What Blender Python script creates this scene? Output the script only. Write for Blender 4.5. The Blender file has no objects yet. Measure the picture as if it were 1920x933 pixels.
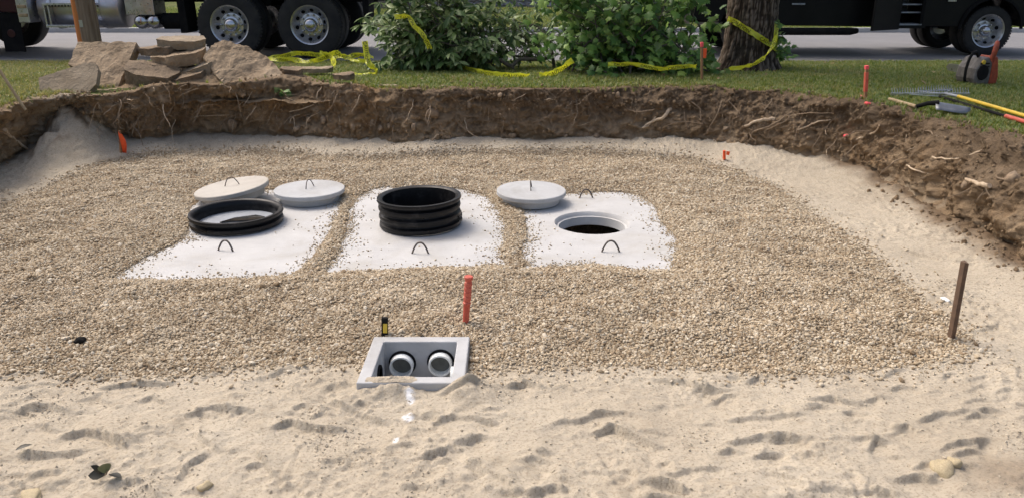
import bpy, bmesh, math, random
import numpy as np
from mathutils import Vector, Matrix, Euler, noise as mn

random.seed(7); np.random.seed(7)
R = math.radians
sc = bpy.context.scene
COL = sc.collection

# ------------------------------------------------------------------ camera, sky, sun, exposure
CAM_H, PITCH, FPX = 1.85, R(19.5), 1443.0
cam = bpy.data.cameras.new('camera'); cam.sensor_width = 36; cam.lens = 36*FPX/1920
cam.clip_start = .05; cam.clip_end = 2000
camo = bpy.data.objects.new('camera', cam); COL.objects.link(camo)
camo.location = (0, 0, CAM_H); camo.rotation_euler = (R(90)-PITCH, 0, 0)
sc.camera = camo

SUN_EL, SUN_AZ = R(56), R(-52)          # azimuth measured from +Y towards +X: light comes from behind the scene, a little left
w = bpy.data.worlds.new('World'); sc.world = w; w.use_nodes = True
nt = w.node_tree
sky = nt.nodes.new('ShaderNodeTexSky'); sky.sky_type = 'NISHITA'; sky.sun_disc = False
sky.sun_elevation = SUN_EL; sky.sun_rotation = SUN_AZ
sky.air_density = 1.0; sky.dust_density = 7.0; sky.ozone_density = .25
nt.links.new(sky.outputs[0], nt.nodes['Background'].inputs[0])
nt.nodes['Background'].inputs[1].default_value = .15
sun = bpy.data.lights.new('sun', 'SUN'); sun.energy = 1.0; sun.angle = R(22); sun.color = (1, .98, .96)
suno = bpy.data.objects.new('sun', sun); COL.objects.link(suno)
d = Vector((math.sin(SUN_AZ)*math.cos(SUN_EL), math.cos(SUN_AZ)*math.cos(SUN_EL), math.sin(SUN_EL)))
suno.rotation_euler = d.to_track_quat('Z', 'Y').to_euler(); suno.location = (-4, 20, 30)
sc.view_settings.view_transform = 'Standard'; sc.view_settings.look = 'None'
sc.view_settings.exposure = 0.42; sc.view_settings.gamma = 1

# ------------------------------------------------------------------ pixel helpers (photo pixel -> direction; distance from what the thing touches)
CP, SP = math.cos(PITCH), math.sin(PITCH)
def ray(u, v):
    a = (u-960)/FPX; b = (466.5-v)/FPX
    return Vector((a, CP+b*SP, -SP+b*CP))
def P(u, v, z):
    r = ray(u, v); return Vector((0, 0, CAM_H)) + r*((z-CAM_H)/r.z)
def PY(u, v, y):
    r = ray(u, v); return Vector((0, 0, CAM_H)) + r*(y/r.y)
def Pxy(u, v, z=0.):
    p = P(u, v, z); return (p.x, p.y)

# ------------------------------------------------------------------ numpy noise
def _h(ix, iy, iz, seed):
    n = (ix.astype(np.int64)*374761393 + iy.astype(np.int64)*668265263 + iz.astype(np.int64)*2147483647 + seed*974634541) & 0xffffffff
    n = ((n ^ (n >> 13))*1274126177) & 0xffffffff
    n = ((n ^ (n >> 16))*2246822519) & 0xffffffff
    return ((n ^ (n >> 15)) & 0xffff)/65535.0
def vnoise(x, y, z=None, seed=0):
    x = np.asarray(x, float); y = np.asarray(y, float)
    z = np.zeros_like(x) if z is None else np.asarray(z, float)
    ix, iy, iz = np.floor(x), np.floor(y), np.floor(z)
    fx, fy, fz = x-ix, y-iy, z-iz
    fx, fy, fz = [f*f*(3-2*f) for f in (fx, fy, fz)]
    ix, iy, iz = ix.astype(int), iy.astype(int), iz.astype(int)
    r = 0
    for dx in (0, 1):
        for dy in (0, 1):
            for dz in (0, 1):
                r = r + _h(ix+dx, iy+dy, iz+dz, seed)*(fx if dx else 1-fx)*(fy if dy else 1-fy)*(fz if dz else 1-fz)
    return r*2-1
def fbm(x, y, z=None, s=1., o=4, seed=0, g=.5):
    x = np.asarray(x, float)/s; y = np.asarray(y, float)/s
    z = None if z is None else np.asarray(z, float)/s
    a, r, t = 1., 0, 0
    for i in range(o):
        k = 2.03**i
        r = r + a*vnoise(x*k+i*17.3, y*k+i*5.7, None if z is None else z*k, seed+i); t += a; a *= g
    return r/t
def sstep(a, b, x):
    t = np.clip((np.asarray(x, float)-a)/(b-a), 0, 1); return t*t*(3-2*t)
def inpoly(x, y, poly):
    x = np.asarray(x, float); y = np.asarray(y, float); c = np.zeros(x.shape, bool)
    n = len(poly)
    for i in range(n):
        x0, y0 = poly[i]; x1, y1 = poly[(i+1) % n]
        if y0 == y1: continue
        c ^= ((y0 > y) != (y1 > y)) & (x < (x1-x0)*(y-y0)/(y1-y0)+x0)
    return c
def dline(x, y, pts, closed=False):
    x = np.asarray(x, float); y = np.asarray(y, float); best = np.full(x.shape, 1e9)
    n = len(pts)
    for i in range(n if closed else n-1):
        x0, y0 = pts[i]; x1, y1 = pts[(i+1) % n]
        dx, dy = x1-x0, y1-y0; l = dx*dx+dy*dy+1e-12
        t = np.clip(((x-x0)*dx+(y-y0)*dy)/l, 0, 1)
        best = np.minimum(best, np.hypot(x-x0-t*dx, y-y0-t*dy))
    return best
def sdpoly(x, y, poly):                 # >0 inside
    d = dline(x, y, poly, True); return np.where(inpoly(x, y, poly), d, -d)

# ------------------------------------------------------------------ objects
def link(o, parent=None):
    COL.objects.link(o)
    if parent is not None: o.parent = parent
    return o
def tag(o, label=None, cat=None, group=None, kind=None):
    if label: o['label'] = label
    if cat: o['category'] = cat
    if group: o['group'] = group
    if kind: o['kind'] = kind
    return o
def empty(name, loc, label, cat, rz=0, group=None):
    o = bpy.data.objects.new(name, None); o.location = loc; o.rotation_euler = (0, 0, rz); o.empty_display_size = .1
    return tag(link(o), label, cat, group)
def copy_tree(o, parent=None):
    c = o.copy(); link(c, parent)
    for ch in list(o.children): copy_tree(ch, c)
    return c
def mesh_np(name, V, Fq, smooth=True, attrs=None):
    V = np.asarray(V, np.float32).reshape(-1, 3); Fq = np.asarray(Fq, np.int32)
    me = bpy.data.meshes.new(name); k = Fq.shape[1]
    me.vertices.add(len(V)); me.vertices.foreach_set('co', V.ravel())
    me.loops.add(Fq.size); me.loops.foreach_set('vertex_index', Fq.ravel())
    me.polygons.add(len(Fq)); me.polygons.foreach_set('loop_start', np.arange(0, Fq.size, k, dtype=np.int32))
    me.polygons.foreach_set('use_smooth', np.full(len(Fq), smooth))
    for n, a in (attrs or {}).items():
        at = me.attributes.new(n, 'FLOAT', 'POINT'); at.data.foreach_set('value', np.asarray(a, np.float32).ravel())
    me.update(calc_edges=True); me.validate()
    return me
def grid_faces(nr, nc):
    i = np.arange(nr*nc).reshape(nr, nc)
    return np.stack([i[:-1, :-1], i[:-1, 1:], i[1:, 1:], i[1:, :-1]], -1).reshape(-1, 4)
def obj(name, me, m=None, parent=None, loc=None):
    o = bpy.data.objects.new(name, me)
    if m is not None and len(me.materials) == 0: me.materials.append(m)
    if loc is not None: o.location = loc
    return link(o, parent)

class MB:
    def __init__(s): s.v = []; s.f = []; s.r = []
    def add(s, V, Fc, rnd=None):
        b = len(s.v); s.v += [tuple(p) for p in V]; s.f += [tuple(b+i for i in f) for f in Fc]
        if rnd is not None: s.r += [rnd]*len(V)
        return s
    def box(s, c, size, M=None):
        c = Vector(c); hx, hy, hz = size[0]/2, size[1]/2, size[2]/2
        V = []
        for x, y, z in ((-1,-1,-1),(1,-1,-1),(1,1,-1),(-1,1,-1),(-1,-1,1),(1,-1,1),(1,1,1),(-1,1,1)):
            p = Vector((x*hx, y*hy, z*hz))
            V.append((M @ p if M is not None else p) + c)
        return s.add(V, [(0,3,2,1),(4,5,6,7),(0,1,5,4),(1,2,6,5),(2,3,7,6),(3,0,4,7)])
    def prism(s, poly, a, b, axis='z'):     # polygon extruded between a and b along an axis
        n = len(poly)
        def mk(p, h):
            return (p[0], p[1], h) if axis == 'z' else ((p[0], h, p[1]) if axis == 'y' else (h, p[0], p[1]))
        V = [mk(p, a) for p in poly] + [mk(p, b) for p in poly]
        return s.add(V, [tuple(range(n-1, -1, -1)), tuple(range(n, 2*n))] + [(i, (i+1) % n, n+(i+1) % n, n+i) for i in range(n)])
    def tube(s, pts, rad, n=8, caps=True, flat=1.):
        pts = [Vector(p) for p in pts]; k = len(pts)
        rad = [rad]*k if not hasattr(rad, '__len__') else rad
        V = []; up = None
        for i, p in enumerate(pts):
            t = (pts[min(i+1, k-1)]-pts[max(i-1, 0)]).normalized()
            if up is None:
                up = Vector((0, 0, 1)) if abs(t.z) < .9 else Vector((1, 0, 0))
            a = t.cross(up)
            if a.length < 1e-4: a = t.orthogonal()
            a.normalize(); b = a.cross(t).normalized(); up = b
            for j in range(n):
                q = 2*math.pi*j/n
                V.append(p + a*(math.cos(q)*rad[i]) + b*(math.sin(q)*rad[i]*flat))
        Fc = [(i*n+j, i*n+(j+1) % n, (i+1)*n+(j+1) % n, (i+1)*n+j) for i in range(k-1) for j in range(n)]
        if caps: Fc += [tuple(range(n-1, -1, -1)), tuple(range((k-1)*n, k*n))]
        return s.add(V, Fc)
    def lathe(s, prof, n=32, M=None, closed=False, cap0=True):   # prof: (r, h) about local z
        V = []; k = len(prof)
        for r, h in prof:
            for j in range(n):
                q = 2*math.pi*j/n; p = Vector((r*math.cos(q), r*math.sin(q), h))
                V.append(M @ p if M is not None else p)
        m = k if closed else k-1
        Fc = [(i*n+j, i*n+(j+1) % n, ((i+1) % k)*n+(j+1) % n, ((i+1) % k)*n+j) for i in range(m) for j in range(n)]
        if not closed:
            Fc += ([tuple(range(n-1, -1, -1))] if cap0 else []) + [tuple(range((k-1)*n, k*n))]
        return s.add(V, Fc)
    def mesh(s, name, smooth=None):
        me = bpy.data.meshes.new(name); me.from_pydata([tuple(p) for p in s.v], [], s.f)
        if s.r and len(s.r) == len(s.v):
            at = me.attributes.new('rnd', 'FLOAT', 'POINT'); at.data.foreach_set('value', np.array(s.r, np.float32))
        if smooth:
            me.polygons.foreach_set('use_smooth', [True]*len(me.polygons))
            me.set_sharp_from_angle(angle=R(smooth))
        me.update(); return me
    def build(s, name, m, parent=None, smooth=None, bevel=0, loc=None, seg=2):
        o = obj(name, s.mesh(name, smooth), m, parent, loc)
        if bevel:
            b = o.modifiers.new('bevel', 'BEVEL'); b.width = bevel; b.segments = seg; b.limit_method = 'ANGLE'; b.angle_limit = R(40)
        return o
RX = lambda a: Matrix.Rotation(a, 4, 'X')
RY = lambda a: Matrix.Rotation(a, 4, 'Y')
RZ = lambda a: Matrix.Rotation(a, 4, 'Z')
TR = lambda *p: Matrix.Translation(Vector(p))

def variants_scatter(name, pts, rot, scl, idx, meshes, m, kind='stuff', label=None, cat=None):
    """one object: its points carry small meshes by geometry nodes (used only for what nobody could count)"""
    me = bpy.data.meshes.new(name); n = len(pts)
    me.vertices.add(n); me.vertices.foreach_set('co', np.asarray(pts, np.float32).ravel())
    a = me.attributes.new('rot', 'FLOAT_VECTOR', 'POINT'); a.data.foreach_set('vector', np.asarray(rot, np.float32).ravel())
    a = me.attributes.new('scl', 'FLOAT_VECTOR', 'POINT'); a.data.foreach_set('vector', np.asarray(scl, np.float32).ravel())
    a = me.attributes.new('idx', 'INT', 'POINT'); a.data.foreach_set('value', np.asarray(idx, np.int32))
    o = obj(name, me, m); tag(o, label, cat, kind=kind)
    g = bpy.data.node_groups.new(name+'_nodes', 'GeometryNodeTree')
    g.interface.new_socket('Geometry', in_out='INPUT', socket_type='NodeSocketGeometry')
    g.interface.new_socket('Geometry', in_out='OUTPUT', socket_type='NodeSocketGeometry')
    gi = g.nodes.new('NodeGroupInput'); go = g.nodes.new('NodeGroupOutput')
    jn = g.nodes.new('GeometryNodeJoinGeometry')
    for ms in meshes:
        if not len(ms.materials): ms.materials.append(m)
        so = bpy.data.objects.new(name+'_shape', ms)
        oi = g.nodes.new('GeometryNodeObjectInfo'); oi.inputs['Object'].default_value = so; oi.inputs['As Instance'].default_value = True
        g.links.new(oi.outputs['Geometry'], jn.inputs[0])
    ip = g.nodes.new('GeometryNodeInstanceOnPoints')
    g.links.new(gi.outputs[0], ip.inputs['Points']); g.links.new(jn.outputs[0], ip.inputs['Instance'])
    ip.inputs['Pick Instance'].default_value = True
    for nm, ty, sk in (('idx', 'INT', 'Instance Index'), ('rot', 'FLOAT_VECTOR', 'Rotation'), ('scl', 'FLOAT_VECTOR', 'Scale')):
        na = g.nodes.new('GeometryNodeInputNamedAttribute'); na.data_type = ty; na.inputs['Name'].default_value = nm
        g.links.new([s for s in na.outputs if s.enabled and s.name == 'Attribute'][0], ip.inputs[sk])
    g.links.new(ip.outputs[0], go.inputs[0])
    md = o.modifiers.new('scatter', 'NODES'); md.node_group = g
    return o

# ------------------------------------------------------------------ materials
class N:
    def __init__(s, name):
        s.m = bpy.data.materials.new(name); s.m.use_nodes = True; s.t = s.m.node_tree
        s.b = s.t.nodes['Principled BSDF']; s.out = s.t.nodes['Material Output']
    def n(s, ty, **kw):
        x = s.t.nodes.new(ty)
        for k, v in kw.items():
            if k.startswith('i_'):
                x.inputs[k[2:].replace('_', ' ')].default_value = v
            else: setattr(x, k, v)
        return x
    def l(s, a, b): s.t.links.new(a, b)
    def coord(s, kind='Object', scale=None):
        if kind == 'pos': o = s.n('ShaderNodeNewGeometry').outputs['Position']
        else: o = s.n('ShaderNodeTexCoord').outputs[kind]
        if scale:
            mp = s.n('ShaderNodeMapping'); mp.inputs['Scale'].default_value = scale; s.l(o, mp.inputs[0]); o = mp.outputs[0]
        return o
    def noise(s, co, scale, detail=6, rough=.6, dist=0):
        x = s.n('ShaderNodeTexNoise'); x.inputs['Scale'].default_value = scale; x.inputs['Detail'].default_value = detail
        x.inputs['Roughness'].default_value = rough; x.inputs['Distortion'].default_value = dist
        s.l(co, x.inputs['Vector']); return x.outputs['Fac']
    def ramp(s, fac, stops):
        x = s.n('ShaderNodeValToRGB'); e = x.color_ramp.elements
        while len(e) < len(stops): e.new(.5)
        for q, (p, c) in zip(e, stops):
            q.position = p; q.color = (*c, 1) if hasattr(c, '__len__') else (c, c, c, 1)
        s.l(fac, x.inputs[0]); return x.outputs[0]
    def mix(s, fac, a, b, mode='MIX'):
        x = s.n('ShaderNodeMix', data_type='RGBA', blend_type=mode)
        if hasattr(fac, 'links'): s.l(fac, x.inputs[0])
        else: x.inputs[0].default_value = fac
        for q, k in ((a, 6), (b, 7)):
            if hasattr(q, 'links'): s.l(q, x.inputs[k])
            else: x.inputs[k].default_value = (*q, 1)
        return x.outputs[2]
    def math(s, op, a, b=None):
        x = s.n('ShaderNodeMath', operation=op)
        for i, q in enumerate((a, b)):
            if q is None: continue
            if hasattr(q, 'links'): s.l(q, x.inputs[i])
            else: x.inputs[i].default_value = q
        return x.outputs[0]
    def attr(s, name): return s.n('ShaderNodeAttribute', attribute_name=name).outputs['Fac']
    def bump(s, h, strength=.5, dist=.01, prev=None):
        x = s.n('ShaderNodeBump'); x.inputs['Strength'].default_value = strength; x.inputs['Distance'].default_value = dist
        s.l(h, x.inputs['Height'])
        if prev is not None: s.l(prev, x.inputs['Normal'])
        return x.outputs[0]
    def fin(s, col=None, rough=None, metal=None, normal=None, spec=None):
        for k, q in (('Base Color', col), ('Roughness', rough), ('Metallic', metal), ('Normal', normal), ('Specular IOR Level', spec)):
            if q is None: continue
            if hasattr(q, 'links'): s.l(q, s.b.inputs[k])
            elif k == 'Base Color': s.b.inputs[k].default_value = (*q, 1)
            else: s.b.inputs[k].default_value = q
        return s.m

def simple(name, c1, c2=None, scale=8, rough=.7, metal=0, bs=60, bstr=.2, bd=.004, spec=.4, stops=(.35, .65), coord='Object', rvar=0):
    k = N(name); co = k.coord(coord)
    c2 = c2 or tuple(q*.8 for q in c1)
    f = k.noise(co, scale)
    col = k.ramp(f, [(stops[0], c1), (stops[1], c2)])
    nb = k.bump(k.noise(co, bs, 4), bstr, bd)
    rg = rough
    if rvar:
        rg = k.ramp(k.noise(co, scale*2.3, 5), [(.3, rough-rvar), (.7, rough+rvar)])
    return k.fin(col, rg, metal, nb, spec)

M = {}
# sand with the gravel bed's own darker fines where the bed lies, soil tint by the banks, dust
k = N('sand'); co = k.coord('pos')
c = k.ramp(k.noise(co, 1.3, 5), [(.3, (.43, .372, .288)), (.7, (.53, .468, .37))])
c = k.mix(k.ramp(k.noise(co, 75, 3, .7), [(.50, 0.), (.66, .7)]), c, (.27, .225, .165))  # dark specks paint the tiny shadows of sand crumbs into the colour
c = k.mix(k.ramp(k.noise(co, 6, 7, .75), [(.52, 0.), (.72, .55)]), c, (.33, .275, .20))
c = k.mix(k.attr('soil'), c, k.ramp(k.noise(co, 9, 6), [(.3, (.10, .068, .043)), (.7, (.21, .15, .095))]))
c = k.mix(k.attr('gravel'), c, k.ramp(k.noise(co, 50, 4), [(.35, (.17, .125, .08)), (.7, (.33, .26, .18))]))
c = k.mix(k.math('MULTIPLY', k.attr('paint'), k.ramp(k.noise(co, 60, 4, .7), [(.36, 0.), (.5, 1.)])), c, (.80, .80, .80))
b1 = k.bump(k.noise(co, 45, 6, .7), .7, .012)
b2 = k.bump(k.noise(co, 150, 4, .7), .5, .004, b1)
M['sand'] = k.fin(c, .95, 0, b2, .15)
# bank of cut soil: dark topsoil, brown subsoil, ochre patches
k = N('soil'); co = k.coord('pos')
c = k.ramp(k.noise(co, 2.6, 7, .65), [(.28, (.21, .145, .086)), (.5, (.36, .262, .165)), (.72, (.50, .385, .26))])
c = k.mix(k.ramp(k.attr('top'), [(.45, 0.), (.85, .75)]), c, k.ramp(k.noise(co, 14, 5), [(.3, (.08, .057, .038)), (.7, (.20, .145, .095))]))
c = k.mix(k.attr('ochre'), c, k.ramp(k.noise(co, 12, 5), [(.3, (.25, .15, .075)), (.7, (.42, .28, .15))]))
c = k.mix(k.ramp(k.noise(co, 5.5, 6, .7), [(.52, 0.), (.70, .6)]), c, (.36, .265, .175))
c = k.mix(k.ramp(k.noise(co, 40, 4, .7), [(.6, 0.), (.75, .5)]), c, (.33, .25, .17))
c = k.mix(k.attr('sandy'), c, (.44, .375, .285))
b1 = k.bump(k.noise(co, 16, 8, .75), 1., .05)
b2 = k.bump(k.noise(co, 70, 5, .7), .8, .012, b1)
M['soil'] = k.fin(c, .95, 0, b2, .12)
# lawn ground
k = N('lawn'); co = k.coord('pos')
c = k.ramp(k.noise(co, 1.1, 6, .65), [(.3, (.045, .075, .018)), (.5, (.09, .115, .03)), (.72, (.19, .165, .07))])
c = k.mix(k.ramp(k.noise(co, 35, 4, .7), [(.5, 0.), (.75, .6)]), c, (.10, .075, .04))
M['lawn'] = k.fin(c, .95, 0, k.bump(k.noise(co, 30, 5, .7), .8, .03), .1)
# asphalt
k = N('asphalt'); co = k.coord('pos')
c = k.ramp(k.noise(co, .8, 5), [(.3, (.15, .15, .158)), (.7, (.20, .20, .208))])
c = k.mix(k.ramp(k.noise(co, 120, 3, .7), [(.45, 0.), (.75, .5)]), c, (.30, .30, .30))
M['asphalt'] = k.fin(c, .82, 0, k.bump(k.noise(co, 140, 3), .5, .006), .35)
# gravel stones: one colour each
k = N('gravel_stone'); oi = k.n('ShaderNodeObjectInfo')
c = k.ramp(oi.outputs['Random'], [(0., (.24, .175, .11)), (.2, (.38, .295, .195)), (.5, (.51, .42, .295)), (.8, (.62, .535, .40)), (1., (.76, .69, .56))])
c = k.mix(k.ramp(k.noise(k.coord('Object'), 1.4, 4), [(.35, 0.), (.7, .35)]), c, (.33, .235, .135))
c = k.mix(k.ramp(k.noise(k.coord('pos'), 1.6, 5, .65, .8), [(.48, 0.), (.68, .30)]), c, (.29, .215, .135))
c = k.mix(k.ramp(k.noise(k.coord('pos'), 2.3, 4, .6), [(.52, 0.), (.70, .45)]), c, (.64, .55, .41))
M['gravel'] = k.fin(c, .8, 0, k.bump(k.noise(k.coord('Object'), 3, 4), .35, .05), .25)
# concrete
def concrete(name, c1, c2, stain, bs=120, pits=.4):
    k = N(name); co = k.coord('pos')
    c = k.ramp(k.noise(co, 3.5, 6, .6), [(.3, c1), (.7, c2)])
    c = k.mix(k.ramp(k.noise(co, 1.7, 7, .72, .6), [(.46, 0.), (.70, .75)]), c, stain)
    c = k.mix(k.ramp(k.noise(co, 11, 5, .75), [(.56, 0.), (.70, .35)]), c, tuple(q*.72 for q in c1))
    c = k.mix(k.ramp(k.noise(co, 170, 3, .8), [(.66, 0.), (.72, pits)]), c, tuple(q*.45 for q in c1))
    b = k.bump(k.noise(co, bs, 5, .7), .25, .004)
    return k.fin(c, .85, 0, b, .3)
M['conc'] = concrete('pale_concrete', (.46, .46, .458), (.545, .545, .54), (.40, .38, .34))
M['conc_lid'] = concrete('lid_concrete', (.42, .43, .44), (.50, .51, .515), (.33, .32, .30))
M['conc_lid_tan'] = concrete('dusty_concrete', (.43, .405, .365), (.50, .475, .43), (.37, .335, .285))
M['conc_box'] = concrete('box_concrete', (.44, .45, .46), (.53, .535, .54), (.34, .33, .31))
M['conc_wet'] = concrete('damp_concrete', (.20, .21, .22), (.28, .29, .30), (.12, .12, .125))
M['stonewall'] = simple('wall_stone', (.20, .21, .235), (.32, .33, .35), 3, .9, bs=20, bstr=.5, bd=.03, coord='pos')
M['slabstone'] = simple('rubble_stone', (.27, .20, .13), (.15, .112, .075), 5, .92, bs=28, bstr=.9, bd=.03, coord='pos')
M['slabgrey'] = simple('rubble_grey', (.34, .275, .195), (.24, .19, .13), 4, .92, bs=40, bstr=.8, bd=.02, coord='pos')
M['slabtan'] = simple('rubble_tan', (.38, .29, .195), (.22, .16, .10), 4, .92, bs=24, bstr=.9, bd=.03, coord='pos')
M['pebble'] = simple('pale_stone', (.50, .42, .27), (.36, .29, .18), 9, .75, bs=50)
k = N('black_plastic'); co = k.coord('pos')
c = k.mix(k.ramp(k.noise(co, 9, 7, .78), [(.54, 0.), (.72, .6)]), (.006, .006, .007), (.06, .057, .054))
M['riser'] = k.fin(c, k.ramp(k.noise(co, 14, 5), [(.3, .25), (.7, .5)]), 0, k.bump(k.noise(co, 60, 4), .15, .003), .28)
M['rubber'] = simple('tyre_rubber', (.016, .016, .018), (.032, .031, .030), 6, .8, bs=80, bstr=.2, coord='pos')
M['black'] = simple('black_paint', (.006, .006, .007), (.010, .010, .011), 3, .4, bs=5, bstr=.02, spec=.2)
M['blackmatte'] = simple('black_chassis', (.010, .010, .011), (.02, .019, .018), 7, .85, bs=40, coord='pos', spec=.15)
M['maroon'] = simple('maroon_paint', (.045, .008, .014), (.03, .006, .01), 2, .3, bs=5, bstr=.02)
M['chrome'] = simple('chrome', (.62, .62, .64), (.50, .50, .52), 5, .22, 1, bs=20, bstr=.04, rvar=.08)
M['tank'] = simple('dull_chrome', (.62, .62, .64), (.46, .46, .48), 3, .42, 1, bs=20, bstr=.04, rvar=.06)
M['alu'] = simple('aluminium', (.62, .63, .65), (.50, .50, .52), 9, .33, 1, bs=50, bstr=.06, rvar=.1)
M['steel'] = simple('rebar_steel', (.09, .085, .085), (.15, .12, .10), 40, .55, .6, bs=150)
M['greymetal'] = simple('grey_steel', (.33, .36, .40), (.26, .28, .31), 6, .5, .2, bs=60, bstr=.05)
M['pvc'] = simple('white_pvc', (.86, .88, .86), (.80, .82, .80), 9, .38, bs=40, bstr=.03)
M['bore_shade'] = simple('pipe_inside_shade', (.16, .165, .15), (.11, .115, .105), 20, .7)
M['rubber_black'] = simple('gasket_rubber', (.008, .008, .009), (.014, .014, .014), 10, .9, spec=.1)
M['red'] = simple('red_plastic', (.52, .085, .055), (.62, .16, .11), 14, .5, bs=60, bstr=.1)
M['orange'] = simple('orange_fluorescent', (.95, .13, .03), (.85, .10, .03), 20, .6)
M['pink'] = simple('pink_paint', (.90, .12, .13), (.75, .10, .12), 20, .7)
M['wood'] = simple('stake_wood', (.36, .20, .10), (.24, .13, .07), 14, .8, bs=60, bstr=.4)
M['wood_dark'] = simple('weathered_stake', (.16, .10, .065), (.10, .065, .045), 20, .85, bs=60, bstr=.4)
M['wood_pale'] = simple('pale_wood', (.42, .33, .20), (.30, .22, .13), 14, .8, bs=60, bstr=.4)
M['fence'] = simple('fence_wood', (.22, .19, .165), (.14, .12, .10), 5, .9, bs=30)
M['yellow'] = simple('yellow_fibreglass', (.78, .55, .06), (.62, .42, .05), 9, .45)
M['shovelsteel'] = simple('shovel_steel', (.26, .275, .30), (.17, .18, .195), 9, .45, .7, bs=60, bstr=.05)
M['chainsaw'] = simple('chainsaw_orange', (.46, .085, .035), (.26, .055, .03), 22, .5)
M['sawgrey'] = simple('saw_grey', (.20, .185, .17), (.10, .09, .08), 22, .55)
M['root'] = simple('root_bark', (.34, .255, .17), (.19, .14, .095), 30, .9, bs=90, bstr=.5, coord='pos')
M['root_pale'] = simple('split_root', (.60, .49, .35), (.38, .28, .19), 30, .9, bs=90, bstr=.5, coord='pos')
M['branch'] = simple('branch_bark', (.15, .135, .115), (.085, .075, .062), 18, .9, bs=60, bstr=.5, coord='pos')
k = N('pole_wood'); co = k.coord('Object', (1, 1, .06))
c = k.ramp(k.noise(co, 26, 6, .7), [(.3, (.16, .105, .07)), (.7, (.36, .27, .20))])
sx = k.n('ShaderNodeSeparateXYZ'); k.l(k.coord('Object'), sx.inputs[0])
st = k.math('LESS_THAN', k.math('ADD', sx.outputs[0], k.math('MULTIPLY', k.noise(k.coord('Object'), 7, 4), .06)), .0)
c = k.mix(k.math('MULTIPLY', st, .85), c, (.50, .17, .045))
M['pole'] = k.fin(c, .9, 0, k.bump(k.noise(co, 50, 5), .7, .01), .15)
k = N('bark'); co = k.coord('pos')
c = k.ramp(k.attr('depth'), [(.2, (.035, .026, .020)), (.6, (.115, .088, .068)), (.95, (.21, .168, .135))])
c = k.mix(k.ramp(k.noise(co, 6, 5), [(.5, 0.), (.8, .35)]), c, (.17, .16, .135))
M['bark'] = k.fin(c, .95, 0, k.bump(k.noise(co, 60, 5, .7), .7, .012), .1)

def leafmat(name, stops, trans=.3):
    k = N(name); oi = k.n('ShaderNodeObjectInfo')
    f = k.math('FRACT', k.math('ADD', k.attr('rnd'), oi.outputs['Random']))
    c = k.ramp(f, stops)
    geo = k.n('ShaderNodeNewGeometry')
    c = k.mix(k.math('MULTIPLY', geo.outputs['Backfacing'], .45), c, (.20, .25, .14))
    k.fin(c, .45, 0, None, .45)
    tr = k.n('ShaderNodeBsdfTranslucent'); k.l(c, tr.inputs[0])
    ms = k.n('ShaderNodeMixShader'); ms.inputs[0].default_value = trans
    k.l(k.b.outputs[0], ms.inputs[1]); k.l(tr.outputs[0], ms.inputs[2]); k.l(ms.outputs[0], k.out.inputs[0])
    return k.m
M['leaf_a'] = leafmat('lance_leaf', [(0, (.05, .10, .03)), (.4, (.11, .19, .055)), (.8, (.21, .31, .10)), (1, (.42, .50, .24))])
M['leaf_b'] = leafmat('maple_leaf', [(0, (.045, .11, .025)), (.4, (.09, .20, .04)), (.8, (.18, .32, .065)), (1, (.32, .47, .11))])
M['grass'] = leafmat('grass_blade', [(0, (.11, .19, .022)), (.4, (.20, .28, .035)), (.75, (.31, .34, .055)), (1, (.54, .46, .17))], .35)
M['grass_dry_sunlit'] = leafmat('dry_sunlit_blade', [(0, (.18, .22, .04)), (.4, (.29, .30, .06)), (.75, (.43, .38, .12)), (1, (.55, .45, .22))], .35)
M['leaf_dark'] = leafmat('wilted_leaf', [(0, (.012, .013, .007)), (1, (.03, .026, .014))], .1)
M['leaf_brown'] = leafmat('fallen_leaf', [(0, (.13, .08, .04)), (.5, (.26, .15, .07)), (1, (.36, .27, .12))], .2)
k = N('caution_yellow')
k.fin((.78, .80, .07), .3, 0, k.bump(k.noise(k.coord('pos'), 40, 3), .2, .004), .5)
tr = k.n('ShaderNodeBsdfTranslucent'); tr.inputs[0].default_value = (.9, .9, .05, 1)
ms = k.n('ShaderNodeMixShader'); ms.inputs[0].default_value = .3
k.l(k.b.outputs[0], ms.inputs[1]); k.l(tr.outputs[0], ms.inputs[2]); k.l(ms.outputs[0], k.out.inputs[0])
M['tape'] = k.m
M['ink'] = simple('black_ink', (.012, .012, .012), None, rough=.5)
k = N('dark_water'); k.fin((.01, .011, .012), .08, 0, None, .5); M['water'] = k.m

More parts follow.
